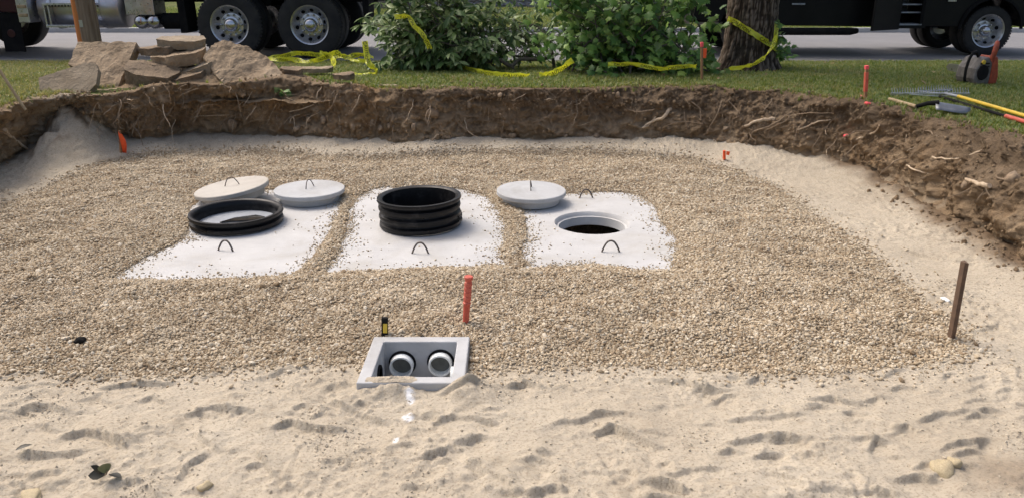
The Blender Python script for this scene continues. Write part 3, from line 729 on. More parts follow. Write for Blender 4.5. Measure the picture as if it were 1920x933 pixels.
# ------------------------------------------------------------------ concrete tanks with lifting loops
def loop_pts(w_, h_, lean=.15):
    pts = [(-w_/2, 0, -.03)]
    for t in np.linspace(0, 1, 13):
        a = t*2-1; pts.append((a*w_/2, lean*h_*(1-a*a), h_*(1-abs(a)**2.3)))
    pts.append((w_/2, 0, -.03)); return pts
def tank(i, label, loops, hole=None):
    x0, x1, y0, y1 = SLABS[i]; cx, cy = (x0+x1)/2, (y0+y1)/2
    t = empty('septic_tank', (cx, cy, 0), label, 'septic tank', group=None)
    hx, hy = (x1-x0)/2, (y1-y0)/2
    th = .10
    if hole is None:
        mb = MB(); mb.box((0, 0, -th/2), (2*hx, 2*hy, th)); mb.build('tank_top', M['conc'], t, bevel=.012)
    else:
        hcx, hcy, hr = hole[0]-cx, hole[1]-cy, hole[2]; n = 96
        # top face ring from circle to rectangle, stepped seat, hole wall, underside
        mb = MB(); V = []
        rings = [(None, 0.), (hr, 0.), (hr-.012, -.012), (hr-.020, -.032), (hr-.036, -.035), (hr-.046, -th), (None, -th)]
        for r_, z in rings:
            for j in range(n):
                a = 2*math.pi*(j+.5)/n; cxx, syy = math.cos(a), math.sin(a)
                if r_ is None:
                    tt = min((hx-hcx)/cxx if cxx > 1e-9 else ((-hx-hcx)/cxx if cxx < -1e-9 else 1e9), (hy-hcy)/syy if syy > 1e-9 else ((-hy-hcy)/syy if syy < -1e-9 else 1e9))
                    V.append((hcx+cxx*tt, hcy+syy*tt, z))
                else: V.append((hcx+cxx*r_, hcy+syy*r_, z))
        k_ = len(rings); Fc = []
        for a in range(k_):
            b = (a+1) % k_
            for j in range(n): Fc.append((a*n+j, b*n+j, b*n+(j+1) % n, a*n+(j+1) % n))
        mb.add(V, Fc); mb.build('tank_top', M['conc'], t, smooth=35)
    # the tank below its top
    mb = MB(); H = 1.15; wt = .08
    for c_, s_ in (((0, -hy+.06, -th-H/2), (2*hx-.04, wt, H)), ((0, hy-.06, -th-H/2), (2*hx-.04, wt, H)), ((-hx+.06, 0, -th-H/2), (wt, 2*hy-.21, H)), ((hx-.06, 0, -th-H/2), (wt, 2*hy-.21, H))):
        mb.box(c_, s_)
    mb.box((0, 0, -th-H+.03), (2*hx-.21, 2*hy-.21, .06)); mb.build('tank_wall', M['conc_wet'], t)
    mb = MB(); mb.box((0, 0, -th-H+.12), (2*hx-.22, 2*hy-.22, .10)); mb.build('standing_water', M['water'], t)
    for (u, v, wd, hh, rz) in loops:
        p = P(u, v, 0); m_ = MB(); m_.tube([(RZ(rz) @ Vector(q)) for q in loop_pts(wd, hh)], .0065, 8)
        m_.build('lifting_loop', M['steel'], t, smooth=50, loc=(p.x-cx, p.y-cy, 0))
    return t
tank(0, 'pale concrete tank top under the low two-ribbed black riser ring', [(423, 470, .115, .075, R(-12)), (552, 372, .09, .07, R(60))])
tank(1, 'pale concrete tank top under the tall ribbed black riser', [(788, 475, .115, .078, 0)])
tank(2, 'pale concrete tank top with an open round manhole', [(1145, 472, .125, .08, 0), (1099, 371, .115, .075, 0)], (HOLE.x, HOLE.y, HOLE_R))

# ------------------------------------------------------------------ black riser rings
def riser(c, prof_out, inner_r, inner_h, label, rz=0, tilt=0):
    t = empty('riser_ring', c, label, 'riser', group='black plastic riser rings')
    n = 96
    prof = prof_out + [(inner_r+.006, prof_out[-1][1]-.012), (inner_r, prof_out[-1][1]-.05), (inner_r-.004, .012), (inner_r+.02, .004)]
    mb = MB(); mb.lathe(prof, n, closed=True); mb.build('ring_wall', M['riser'], t, smooth=50)
    t.rotation_euler = (R(tilt), R(tilt*.5), rz)
    return t
def ribs(R0, z0, z1, cnt, amp, flange):
    pr = [(R0-.01, z0)]
    hh = (z1-z0)/cnt
    for k_ in range(cnt):
        a = z0+k_*hh
        pr += [(R0, a+.006), (R0+amp, a+hh*.16), (R0+amp*1.1, a+hh*.36), (R0+amp*.95, a+hh*.60), (R0+amp*.2, a+hh*.72), (R0, a+hh*.82), (R0, a+hh*.95)]
    pr += [(R0+.012, z1), (R0+flange, z1+.004), (R0+flange+.004, z1+.014), (R0+flange, z1+.03), (R0+flange-.02, z1+.032)]
    return pr
r1 = riser((RIS1.x, RIS1.y, .002), ribs(.326, 0, .072, 1, .028, .030), .312, .08, 'low black plastic riser ring with a single rib around an open grey floor', .3)
mb = MB(); mb.lathe([(.307, .0), (.307, .012), (.20, .014), (.001, .015)], 64); o = mb.build('inner_floor', M['greymetal'], r1, smooth=40)
mb = MB(); mb.prism([(-.13, -.02), (.16, -.035), (.21, .03), (.14, .10), (-.02, .07)], .017, .026); mb.build('puddle', M['water'], r1)
r2 = riser((RIS2.x, RIS2.y, .002), ribs(.291, 0, .205, 3, .028, .034), .279, .2, 'tall black corrugated plastic riser standing on the middle tank', .9, -1.)
mb = MB(); mb.lathe([(.273, .001), (.273, .010), (.001, .010)], 64); mb.build('inner_floor', M['blackmatte'], r2, smooth=40)
mb = MB()
for k_ in range(26):
    a0_ = R(-62)+R(52)*k_/25
for zc_k in (.04, .075):
    mb.tube([(.323*math.cos(a), .323*math.sin(a), zc_k+.012*math.sin(a*9)) for a in np.linspace(R(-70), R(-8), 14)], .007, 6)
mb.build('sealing_band', M['riser'], r2, smooth=60)
mb = MB(); mb.box((0, 0, 0), (.028, .004, .045)); o = mb.build('sticker', M['pvc'], r2, loc=(.327*math.cos(R(-32)), .327*math.sin(R(-32)), .062)); o.rotation_euler = (0, 0, R(58))

# ------------------------------------------------------------------ concrete manhole lids
def lid(c, r_, label, mt, tilt=None, hrot=0, handle=True):
    t = empty('manhole_lid', c, label, 'manhole lid', group='concrete manhole lids')
    mb = MB(); mb.lathe([(r_-.062, 0), (r_-.054, .004), (r_-.040, .064), (r_-.006, .066), (r_, .071), (r_, .099), (r_-.005, .104), (.001, .106)], 96)
    mb.build('lid_disc', M[mt], t, smooth=30)
    mb = MB(); mb.tube([(RZ(hrot) @ Vector(q)) for q in loop_pts(.125, .07, .12)], .0042, 8)
    mb.build('lid_handle', M['steel'], t, smooth=50, loc=(0, .02, .106))
    if tilt is not None: t.rotation_euler = tilt
    return t
def lid_at(u, v, ztop): return P(u, v, ztop)
c_ = P(437, 349, .125); lid((c_.x, c_.y+.0, .022), .315, 'dusty tan concrete lid propped at a slant behind the low riser ring', 'conc_lid_tan', (R(1), R(-7.5), 0), R(4))
c_ = P(580, 353, .106); lid((c_.x, c_.y, .001), .302, 'clean grey concrete lid lying flat beside the slanted tan lid', 'conc_lid', (0, 0, 0), R(72))
c_ = P(996, 356, .115); lid((c_.x, c_.y, .012), .298, 'grey concrete lid speckled with crumbs behind the open manhole', 'conc_lid', (R(1), R(.5), 0), R(86))

# ------------------------------------------------------------------ distribution box with pipes
bc = ((BX0+BX1)/2, (BY0+BY1)/2)
t = empty('distribution_box', (bc[0], bc[1], BZ), 'open square concrete distribution box sunk in the sand edge', 'concrete box')
hx, hy = (BX1-BX0)/2, (BY1-BY0)/2; wt = .062
mb = MB(); V = []
for (ax_, ay_, z_) in ((hx+.006, hy+.006, -.28), (hx, hy, 0), (hx-wt, hy-wt, 0), (hx-wt-.004, hy-wt-.004, -.22)):
    V += [(-ax_, -ay_, z_), (ax_, -ay_, z_), (ax_, ay_, z_), (-ax_, ay_, z_)]
Fc = [(0, 3, 2, 1), (12, 13, 14, 15)]
for a in range(3):
    for j in range(4): Fc.append((a*4+j, a*4+(j+1) % 4, (a+1)*4+(j+1) % 4, (a+1)*4+j))
mb.add(V, Fc); mb.build('box_wall', M['conc_box'], t, bevel=.006)
def pipe(u, v, yface, r_, name='outlet_pipe'):
    p = PY(u, v, yface); lx, ly, lz = p.x-bc[0], p.y-bc[1], p.z-BZ
    yb = hy-wt+.01
    mb = MB(); Mx = TR(lx, ly, lz) @ RX(R(-90))
    ln = yb-ly
    mb.lathe([(r_-.010, .001), (r_-.001, 0), (r_, .002), (r_, ln), (r_-.010, ln)], 48, Mx, closed=True)
    o = mb.build(name, M['pvc'], t, smooth=40)
    mb = MB(); mb.lathe([(r_+.002, ln-.026), (r_+.006, ln-.024), (r_+.010, ln-.018), (r_+.010, ln-.008), (r_+.002, ln-.008)], 48, Mx, closed=True)
    mb.build('gasket', M['rubber_black'], o, smooth=40)
    mb = MB(); mb.lathe([(r_-.0095, ln-.021), (r_-.0095, ln-.019), (.001, ln-.019)], 40, Mx); mb.build('bore_shade_plug', M['bore_shade'], o)  # dark plug disc paints the shade inside the hollow pipe
pipe(752, 689, 3.538, .061); pipe(825, 686, 3.540, .061)
mb = MB(); Mx = TR(hx-wt-.02, -.02, -.10) @ RY(R(90)); mb.lathe([(.052, 0), (.058, .002), (.058, .03), (.052, .03)], 40, Mx, closed=True); mb.build('inlet_pipe', M['pvc'], t, smooth=40)
mb = MB(); Mx = TR(-hx+wt+.010, -.01, -.10) @ RY(R(-90)); mb.lathe([(.045, 0), (.062, .0), (.064, .02), (.045, .02)], 40, Mx, closed=True); o = mb.build('gasket', M['rubber_black'], t, smooth=40)
mb = MB(); mb.lathe([(.045, .006), (.001, .006)], 40, Mx); mb.build('gasket_bore', M['rubber_black'], o)
mb = MB(); mb.box((0, 0, -.214), (2*hx-2*wt-.02, 2*hy-2*wt-.02, .012)); mb.build('box_floor', M['conc_wet'], t)
# loose sand on the rim
def sand_patch(name, cx, cy, rx, ry, h_, z0, parent=None, seed=0, m_='sand'):
    nx_, ny_ = 60, 26; a, b = np.meshgrid(np.linspace(-1, 1, nx_), np.linspace(-1, 1, ny_))
    r_ = np.hypot(a, b)+.3*fbm(a*rx+cx, b*ry+cy, s=.03, o=3, seed=seed)
    z = h_*np.clip(1-r_, -.35, 1)*np.where(r_ < 1, 1+.6*fbm(a*rx, b*ry, s=.012, o=2, seed=seed+3), 1)
    me = mesh_np(name, np.stack([a*rx, b*ry, z], -1), grid_faces(ny_, nx_), True, {'gravel': a*0, 'soil': a*0, 'paint': a*0})
    o = obj(name, me, M[m_], parent, (cx, cy, z0)); o['kind'] = 'stuff'; return o
sand_patch('loose_sand', BX0+.16, BY0+.033, .12, .030, .014, BZ+.002, None, 5)

# tool end behind the box
p = P(720, 630, .06); t = empty('spirit_level', (p.x, BY1+.035, .03), 'short black and yellow level end standing behind the concrete box', 'level')
mb = MB(); mb.box((0, 0, .035), (.034, .022, .19)); mb.build('level_body', M['blackmatte'], t, bevel=.003)
mb = MB(); mb.box((.003, -.0125, .073), (.022, .004, .052)); mb.build('level_face', M['yellow'], t, bevel=.001)
t.rotation_euler = (R(-4), R(3), R(4))

# red ribbed marker
p = P(873, 606, .035); top = PY(879, 517, p.y+.0)
t = empty('marker_stake', p, 'leaning red plastic ribbed stake pushed into the gravel', 'stake')
ax_ = (top-p); Ln = ax_.length
prof = [(.016, -.08), (.017, .0), (.0185, Ln*.42), (.0225, Ln*.43), (.0225, Ln*.455), (.018, Ln*.47)]
for k_ in range(4): prof += [(.0185, Ln*(.50+k_*.10)), (.0215, Ln*(.505+k_*.10)), (.0205, Ln*(.575+k_*.10)), (.0175, Ln*(.585+k_*.10))]
prof += [(.019, Ln*.93), (.024, Ln*.94), (.025, Ln*.985), (.021, Ln)]
mb = MB(); mb.lathe(prof, 20, ax_.to_track_quat('Z', 'Y').to_matrix().to_4x4()); mb.build('stake_shaft', M['red'], t, smooth=35)

# wooden stakes
def stake(u0, v0, u1, v1, z0, wd, dp, mt, label, tip=None, tipfrac=.2, group=None, dy=0.):
    if z0 < .3:
        for _ in range(6):
            p = P(u0, v0, z0); z0 = .5*z0+.5*float(ground(np.array([p.x]), np.array([p.y]))[0][0])
    p = P(u0, v0, z0); q = PY(u1, v1, p.y+dy); a = q-p
    t = empty('wooden_stake', p, label, 'stake', group=group)
    Mx = a.to_track_quat('Z', 'Y').to_matrix().to_4x4()
    Lh = a.length
    mb = MB(); V = []
    rs = random.Random(int(u0))
    for h in (-.10, -.02, Lh*.5, Lh):
        s_ = .25 if h < -.05 else 1
        for x, y in ((-1, -1), (1, -1), (1, 1), (-1, 1)):
            V.append(Mx @ Vector((x*wd/2*s_+rs.uniform(-1, 1)*.001, y*dp/2*s_, h + (rs.uniform(-.004, .004) if h == Lh else 0))))
    Fc = [(0, 3, 2, 1), (12, 13, 14, 15)] + [(k_*4+j, k_*4+(j+1) % 4, k_*4+4+(j+1) % 4, k_*4+4+j) for k_ in range(3) for j in range(4)]
    mb.add(V, Fc); mb.build('stake_shaft', M[mt], t, bevel=.002)
    if tip:
        mb = MB(); mb.box((0, 0, 0), (wd+.006, dp+.006, Lh*tipfrac)); o = mb.build('painted_tip', M[tip], t, bevel=.002)
        o.matrix_local = Matrix.Translation(Mx @ Vector((0, 0, Lh*(1-tipfrac/2)+.003))) @ Mx
    return t, Mx, Lh
stake(1783, 633, 1809, 490, .03, .040, .022, 'wood_dark', 'bare weathered wooden stake leaning at the corner of the gravel')
t, Mx, Lh = stake(228, 291, 224, 245, .05, .030, .022, 'wood', 'short wooden stake with an orange flag near the sand cone')
mb = MB(); pts = []
for i in range(9):
    f = i/8
    for j in range(7):
        g_ = j/6; pts.append((.016 + .052*g_*(1-.35*(1-f)) + .012*math.sin(f*3), -.016-.02*math.sin(g_*3+f*4), Lh*(.98-.88*f) - .03*g_*(1-f)))
mb.add(pts, [(i*7+j, i*7+j+1, (i+1)*7+j+1, (i+1)*7+j) for i in range(8) for j in range(6)])
o = mb.build('flag', M['orange'], t, smooth=80); sm = o.modifiers.new('thick', 'SOLIDIFY'); sm.thickness = .002
t, Mx, Lh = stake(1358, 300, 1358, 283, .10, .022, .018, 'wood', 'tiny stake stub wrapped in bright orange ribbon on the back sand', 'orange', .95)
mb = MB(); mb.add([(.01, -.014, Lh), (.045, -.02, Lh*.95), (.04, -.022, Lh*.55), (.01, -.014, Lh*.6)], [(0, 1, 2, 3)]); o = mb.build('ribbon_tail', M['orange'], t); sm = o.modifiers.new('thick', 'SOLIDIFY'); sm.thickness = .002
t, Mx, Lh = stake(1316, 152, 1316, 80, .665, .036, .024, 'wood', 'upright wooden stake with a pink painted head in front of the leafy heap', 'pink', .12)
mb = MB(); mb.box((0, 0, 0), (.052, .034, .11)); mb.build('ribbon_wrap', M['orange'], t, bevel=.004, loc=(0, 0, Lh*.72))
t, Mx, Lh = stake(1622, 190, 1625, 124, .68, .036, .024, 'wood', 'wooden stake with orange paint standing on the lawn edge above the roots', 'pink', .10)
mb = MB(); mb.box((0, 0, 0), (.042, .030, Lh*.55)); o = mb.build('paint_coat', M['red'], t, bevel=.003); o.matrix_local = Matrix.Translation(Mx @ Vector((0, 0, Lh*.55))) @ Mx
# pink paint on clods below that stake
for (du, dv, s_) in ((-8, -8, .035), (4, 4, .03), (-38, 62, .03)):
    q = bank_at(1622+du, 192+dv) if dv > 20 else P(1622+du, 190+dv, .69)
    bm = bmesh.new(); bmesh.ops.create_icosphere(bm, subdivisions=2, radius=s_)
    for v in bm.verts: v.co *= 1+.4*mn.noise(v.co*40+Vector((du, dv, 0))); v.co.z *= .5
    me = bpy.data.meshes.new('painted_clod'); bm.to_mesh(me); bm.free()
    o = obj('painted_clod', me, M['pink'], None, q); tag(o, 'pink sprayed soil clod ' + ('stuck in the root-filled bank' if dv > 20 else ('behind' if du < 0 else 'just in front of') + ' the orange stake'), 'clod', 'pink sprayed clods')
# tan pole leaning at far left lawn
p0, p1 = P(46, 197, .66), PY(-40, 80, 7.4)
p0 = P(46, 197, .67); p1 = PY(-45, 72, p0.y+.1)
t = empty('tool_handle', p0, 'tan wooden tool handle leaning over the pale grass by the dirt bank', 'handle')
mb = MB(); mb.tube([(0, 0, -.05), (p1-p0)*.5, p1-p0], .014, 10); mb.build('handle_shaft', M['wood_pale'], t, smooth=60)

# ------------------------------------------------------------------ rubble slabs on the bank
def plate(pts, thick, m_, label, seed=0, rough=.02, group='broken slabs heaped on the bank'):
    W = [PY(u, v, y) for u, v, y in pts]
    c_ = sum(W, Vector())/len(W); n_ = Vector()
    for i in range(len(W)): n_ += (W[i]-c_).cross(W[(i+1) % len(W)]-c_)
    n_.normalize()
    if n_.y > 0: n_ = -n_
    bm = bmesh.new()
    f = [bm.verts.new(p-c_) for p in W]; b = [bm.verts.new(p-c_-n_*thick) for p in W]; k_ = len(W)
    bm.faces.new(f); bm.faces.new(b[::-1])
    for i in range(k_): bm.faces.new((f[i], b[i], b[(i+1) % k_], f[(i+1) % k_]))
    bmesh.ops.triangulate(bm, faces=bm.faces[:])
    for _ in range(4):
        ed = [e for e in bm.edges if e.calc_length() > .05]
        if not ed: break
        bmesh.ops.subdivide_edges(bm, edges=ed, cuts=1); bmesh.ops.triangulate(bm, faces=[x for x in bm.faces if len(x.verts) > 3])
    bm.normal_update(); off = Vector((seed*7.3, seed*3.1, 0))
    for v in bm.verts:
        q = v.co+off
        v.co += v.normal*(rough*mn.noise(q*6)+rough*.6*mn.noise(q*17)+rough*.35*mn.noise(q*45))
    bmesh.ops.recalc_face_normals(bm, faces=bm.faces[:])
    me = bpy.data.meshes.new('rubble_chunk'); bm.to_mesh(me); bm.free()
    me.polygons.foreach_set('use_smooth', [True]*len(me.polygons)); me.set_sharp_from_angle(angle=R(38))
    o = obj('rubble_chunk', me, M[m_], None, c_); return tag(o, label, 'rubble', group)
plate([(146, 78, 9.35), (200, 80, 9.35), (256, 80, 9.30), (240, 118, 9.10), (214, 180, 8.72), (180, 172, 8.74), (160, 140, 8.95), (128, 120, 9.10)], .12, 'slabtan', 'large tan broken slab leaning against the utility pole', 1, .022)
plate([(72, 146, 8.55), (160, 118, 8.68), (178, 118, 8.68), (184, 130, 8.62), (180, 158, 8.50), (148, 190, 8.36), (122, 184, 8.38), (74, 168, 8.46)], .07, 'slabgrey', 'smooth grey-brown slab tipped over the bank corner in front of the tan one', 2, .008)
def flat(u0, u1, v0, y, thick, depth, m_, label, seed, tilt=0, roll=0):
    a, b = PY(u0, v0, y), PY(u1, v0, y); w_ = (b-a).length; rs = random.Random(seed)
    k_ = 7; poly = []
    for i in range(k_):
        q = 2*math.pi*i/k_+rs.uniform(-.15, .15); e = 1/max(abs(math.cos(q)), abs(math.sin(q)))**.75
        poly.append(Vector((math.cos(q)*e*w_/2*rs.uniform(.82, 1.04), math.sin(q)*e*depth/2*rs.uniform(.82, 1.05), 0)))
    bm = bmesh.new(); t_ = [bm.verts.new(p+Vector((0, 0, thick))) for p in poly]; bo = [bm.verts.new(p*.94) for p in poly]
    bm.faces.new(t_); bm.faces.new(bo[::-1])
    for i in range(k_): bm.faces.new((bo[i], bo[(i+1) % k_], t_[(i+1) % k_], t_[i]))
    bmesh.ops.triangulate(bm, faces=bm.faces[:])
    for _ in range(4):
        ed = [e for e in bm.edges if e.calc_length() > .05]
        if not ed: break
        bmesh.ops.subdivide_edges(bm, edges=ed, cuts=1); bmesh.ops.triangulate(bm, faces=[x for x in bm.faces if len(x.verts) > 3])
    bm.normal_update(); off = Vector((seed*5.3, seed*2.1, 0))
    for v in bm.verts:
        q = v.co+off; v.co += v.normal*(.016*mn.noise(q*7)+.011*mn.noise(q*20)+.006*mn.noise(q*50))
    bmesh.ops.recalc_face_normals(bm, faces=bm.faces[:])
    me = bpy.data.meshes.new('rubble_chunk'); bm.to_mesh(me); bm.free()
    me.polygons.foreach_set('use_smooth', [True]*len(me.polygons)); me.set_sharp_from_angle(angle=R(38))
    c_ = (a+b)/2; c_.y += depth/2
    o = obj('rubble_chunk', me, M[m_], None, c_); o.rotation_euler = (R(tilt), R(roll), 0)
    return tag(o, label, 'rubble', 'broken slabs heaped on the bank')
flat(222, 330, 165, 8.78, .21, .45, 'slabstone', 'dark wedge of rubble under the stack behind the two leaning slabs', 3, 16, 8)
flat(266, 386, 124, 9.0, .13, .42, 'slabtan', 'long brown slab with a rounded edge in the middle of the stack', 4, 6, -7)
flat(247, 330, 104, 9.15, .085, .40, 'slabstone', 'thin slab end sticking out below the topmost slab', 5, 2, -4)
flat(282, 374, 91, 9.2, .10, .42, 'slabgrey', 'flat mossy slab lying topmost on the stack', 6, 5, 2)
flat(300, 400, 162, 8.84, .15, .40, 'slabstone', 'dark slab piece at the bottom of the stack beside the big sloping boulder slab', 7, 14, -14)
flat(345, 405, 140, 8.9, .10, .28, 'slabgrey', 'small grey chunk wedged under the big sloping boulder slab', 8, 10, -20)
plate([(380, 108, 9.05), (402, 80, 9.20), (428, 77, 9.22), (462, 86, 9.2), (498, 106, 9.12), (530, 134, 8.95), (524, 158, 8.80), (470, 168, 8.70), (424, 162, 8.74), (398, 132, 8.9)], .16, 'slabtan', 'big rounded slab caked with tan earth sloping towards the pit', 9, .03)
flat(556, 622, 138, 9.7, .06, .25, 'slabgrey', 'flat grey stone lying on the grass by the crumpled tape', 10, 1, 0)
flat(520, 564, 146, 9.05, .10, .25, 'slabstone', 'rounded brown clod beside the big sloping slab', 11, 5, 4)
flat(255, 345, 140, 8.98, .10, .36, 'slabstone', 'dark brown slab under the long rounded one in the stack', 21, 3, 4)
flat(310, 372, 108, 9.2, .07, .34, 'slabstone', 'thin brown slab between the topmost and the long rounded slab', 22, 2, 3)
flat(172, 215, 181, 8.62, .07, .14, 'slabtan', 'small rounded stone at the lower tip of the tan leaning slab', 23, 4, 0)
flat(455, 560, 160, 8.95, .12, .35, 'slabtan', 'earthy lump of tan rubble at the right foot of the big sloping slab', 24, 6, 6)
flat(620, 660, 150, 9.0, .06, .2, 'slabstone', 'brown clod on the bank lip near the flat grey stone', 25, 4, 0)
flat(705, 745, 167, 8.72, .035, .12, 'slabgrey', 'small flat stone on the lip of the bank above the ochre patch', 12)


# soil thrown up under the rubble
hx_, hy_ = np.meshgrid(np.linspace(PY(120, 150, 9).x, PY(640, 150, 9).x, 150), np.linspace(8.45, 9.85, 70))
uu = 960+FPX*hx_/(hy_*CP+1.15*SP)
ridge = np.interp(uu, [110, 150, 230, 300, 390, 440, 540, 590, 650][1:], [.02, .06, .20, .22, .16, .17, .04, -.08])
hz_ = .65 + ridge*np.exp(-((hy_-9.15)/.34)**2) - .09*sstep(.25, .62, np.abs(hy_-9.15)) + .05*fbm(hx_, hy_, s=.2, o=4, seed=181) + .02*fbm(hx_, hy_, s=.05, o=3, seed=183)
o = obj('soil_heap', mesh_np('soil_heap', np.stack([hx_, hy_, hz_], -1), grid_faces(70, 150), True, {'top': hx_*0+.35, 'ochre': np.clip(.5*fbm(hx_, hy_, s=.3, seed=185), 0, 1), 'sandy': hx_*0}), M['soil']); tag(o, kind='structure')

# clods along the lip and the foot of the bank
def clod_mesh(i):
    bm = bmesh.new(); bmesh.ops.create_icosphere(bm, subdivisions=2, radius=1); off = Vector((i*9.1, i*4.7, 3))
    for v in bm.verts: v.co *= 1+.45*mn.noise(v.co*1.3+off)+.2*mn.noise(v.co*3.1+off); v.co.z *= .7
    me = bpy.data.meshes.new('clod_shape'); bm.to_mesh(me); bm.free()
    me.attributes.new('top', 'FLOAT', 'POINT').data.foreach_set('value', np.full(len(me.vertices), .5, np.float32)); return me
n = 9000
ii = np.random.randint(0, NT, n); jj = np.random.choice(np.arange(4, NS-2), n)
pc = Vb[jj, ii] + np.random.normal(0, .015, (n, 3)); sz = .0065*np.exp(np.random.normal(0, .6, n)); sz = np.clip(sz, .003, .018)
variants_scatter('soil_clods', pc, np.random.uniform(0, 6.28, (n, 3)), sz[:, None]*np.random.uniform(.8, 1.2, (n, 3)), np.random.randint(0, 5, n), [clod_mesh(i) for i in range(5)], M['soil'])
# crumbs of soil spilt on the sand at the foot of the right bank
n = 260; ii = np.random.randint(22*PER, 27*PER, n); off = np.abs(np.random.normal(0, .13, n))
pc = Bn[ii] + outw[ii]*(off+.03)[:, None]; zz, _, _, _ = ground(pc[:, 0], pc[:, 1]); sz = np.clip(.007*np.exp(np.random.normal(0, .6, n)), .003, .022); pc[:, 2] = zz+sz*.3
variants_scatter('soil_crumbs', pc, np.random.uniform(0, 6.28, (n, 3)), sz[:, None]*np.random.uniform(.8, 1.2, (n, 3)), np.random.randint(0, 5, n), [clod_mesh(i+9) for i in range(5)], M['soil'])
# little lumps of damp sand in the scuffed foreground
n = 90000; cx = np.random.uniform(-3.6, 3.8, n); cy = np.random.uniform(1.9, 4.6, n)
cl = sstep(.0, .45, fbm(cx, cy, s=.35, o=3, seed=21)); sel = (np.random.rand(n) < .06+.94*cl) & (sdpoly(cx, cy, GRAVEL) < -.02) & ~((cx > BX0-.02) & (cx < BX1+.02) & (cy > BY0-.02) & (cy < BY1+.02))
cx, cy = cx[sel], cy[sel]; n = len(cx); zz, _, _, _ = ground(cx, cy); sz = np.clip(.0028*np.exp(np.random.normal(0, .4, n)), .0015, .007)
k = N('sand_lump'); co = k.coord('Object'); M['sandlump'] = k.fin(k.ramp(k.n('ShaderNodeObjectInfo').outputs['Random'], [(0, (.42, .36, .275)), (1, (.55, .485, .385))]), .95, 0, None, .1)
variants_scatter('sand_lumps', np.column_stack([cx, cy, zz+sz*.3]), np.random.uniform(0, 6.28, (n, 3)), sz[:, None]*np.random.uniform(.8, 1.2, (n, 3)), np.random.randint(0, 5, n), [clod_mesh(i+20) for i in range(5)], M['sandlump'])

# roots and stones in the bank: pieces of the bank
def root(p, dirv, ln, r_, m_='root', droop=.3, seed=0):
    rs = random.Random(seed); pts = []; rad = []
    d_ = Vector(dirv).normalized(); q = Vector(p) - d_*.04
    for i in range(9):
        pts.append(q.copy()); rad.append(r_*(1-.65*i/8))
        d_ = (d_ + Vector((rs.gauss(0, .22), rs.gauss(0, .16), rs.gauss(0, .2)-droop*.25))).normalized(); q = q + d_*(ln/8)
    mb = MB(); mb.tube(pts, rad, 6); return mb.build('root', M[m_], bank, smooth=60)
def root_px(pix, r0, r1, m_='root', lift=.03, name='root'):      # a root followed along photo pixels, resting on the bank face
    W = []
    for i, (u, v) in enumerate(pix):
        b = bank_at(u, v); W.append(b + Vector((0, -lift if 0 < i else 0.01, 0)))
    W = catmull(W, 4); rs = random.Random(int(pix[0][0])); W = [w_+Vector((rs.gauss(0, .004), rs.gauss(0, .004), rs.gauss(0, .004))) for w_ in W]
    mb = MB(); mb.tube(W, list(np.linspace(r0, r1, len(W))), 7); return mb.build(name, M[m_], bank, smooth=60)
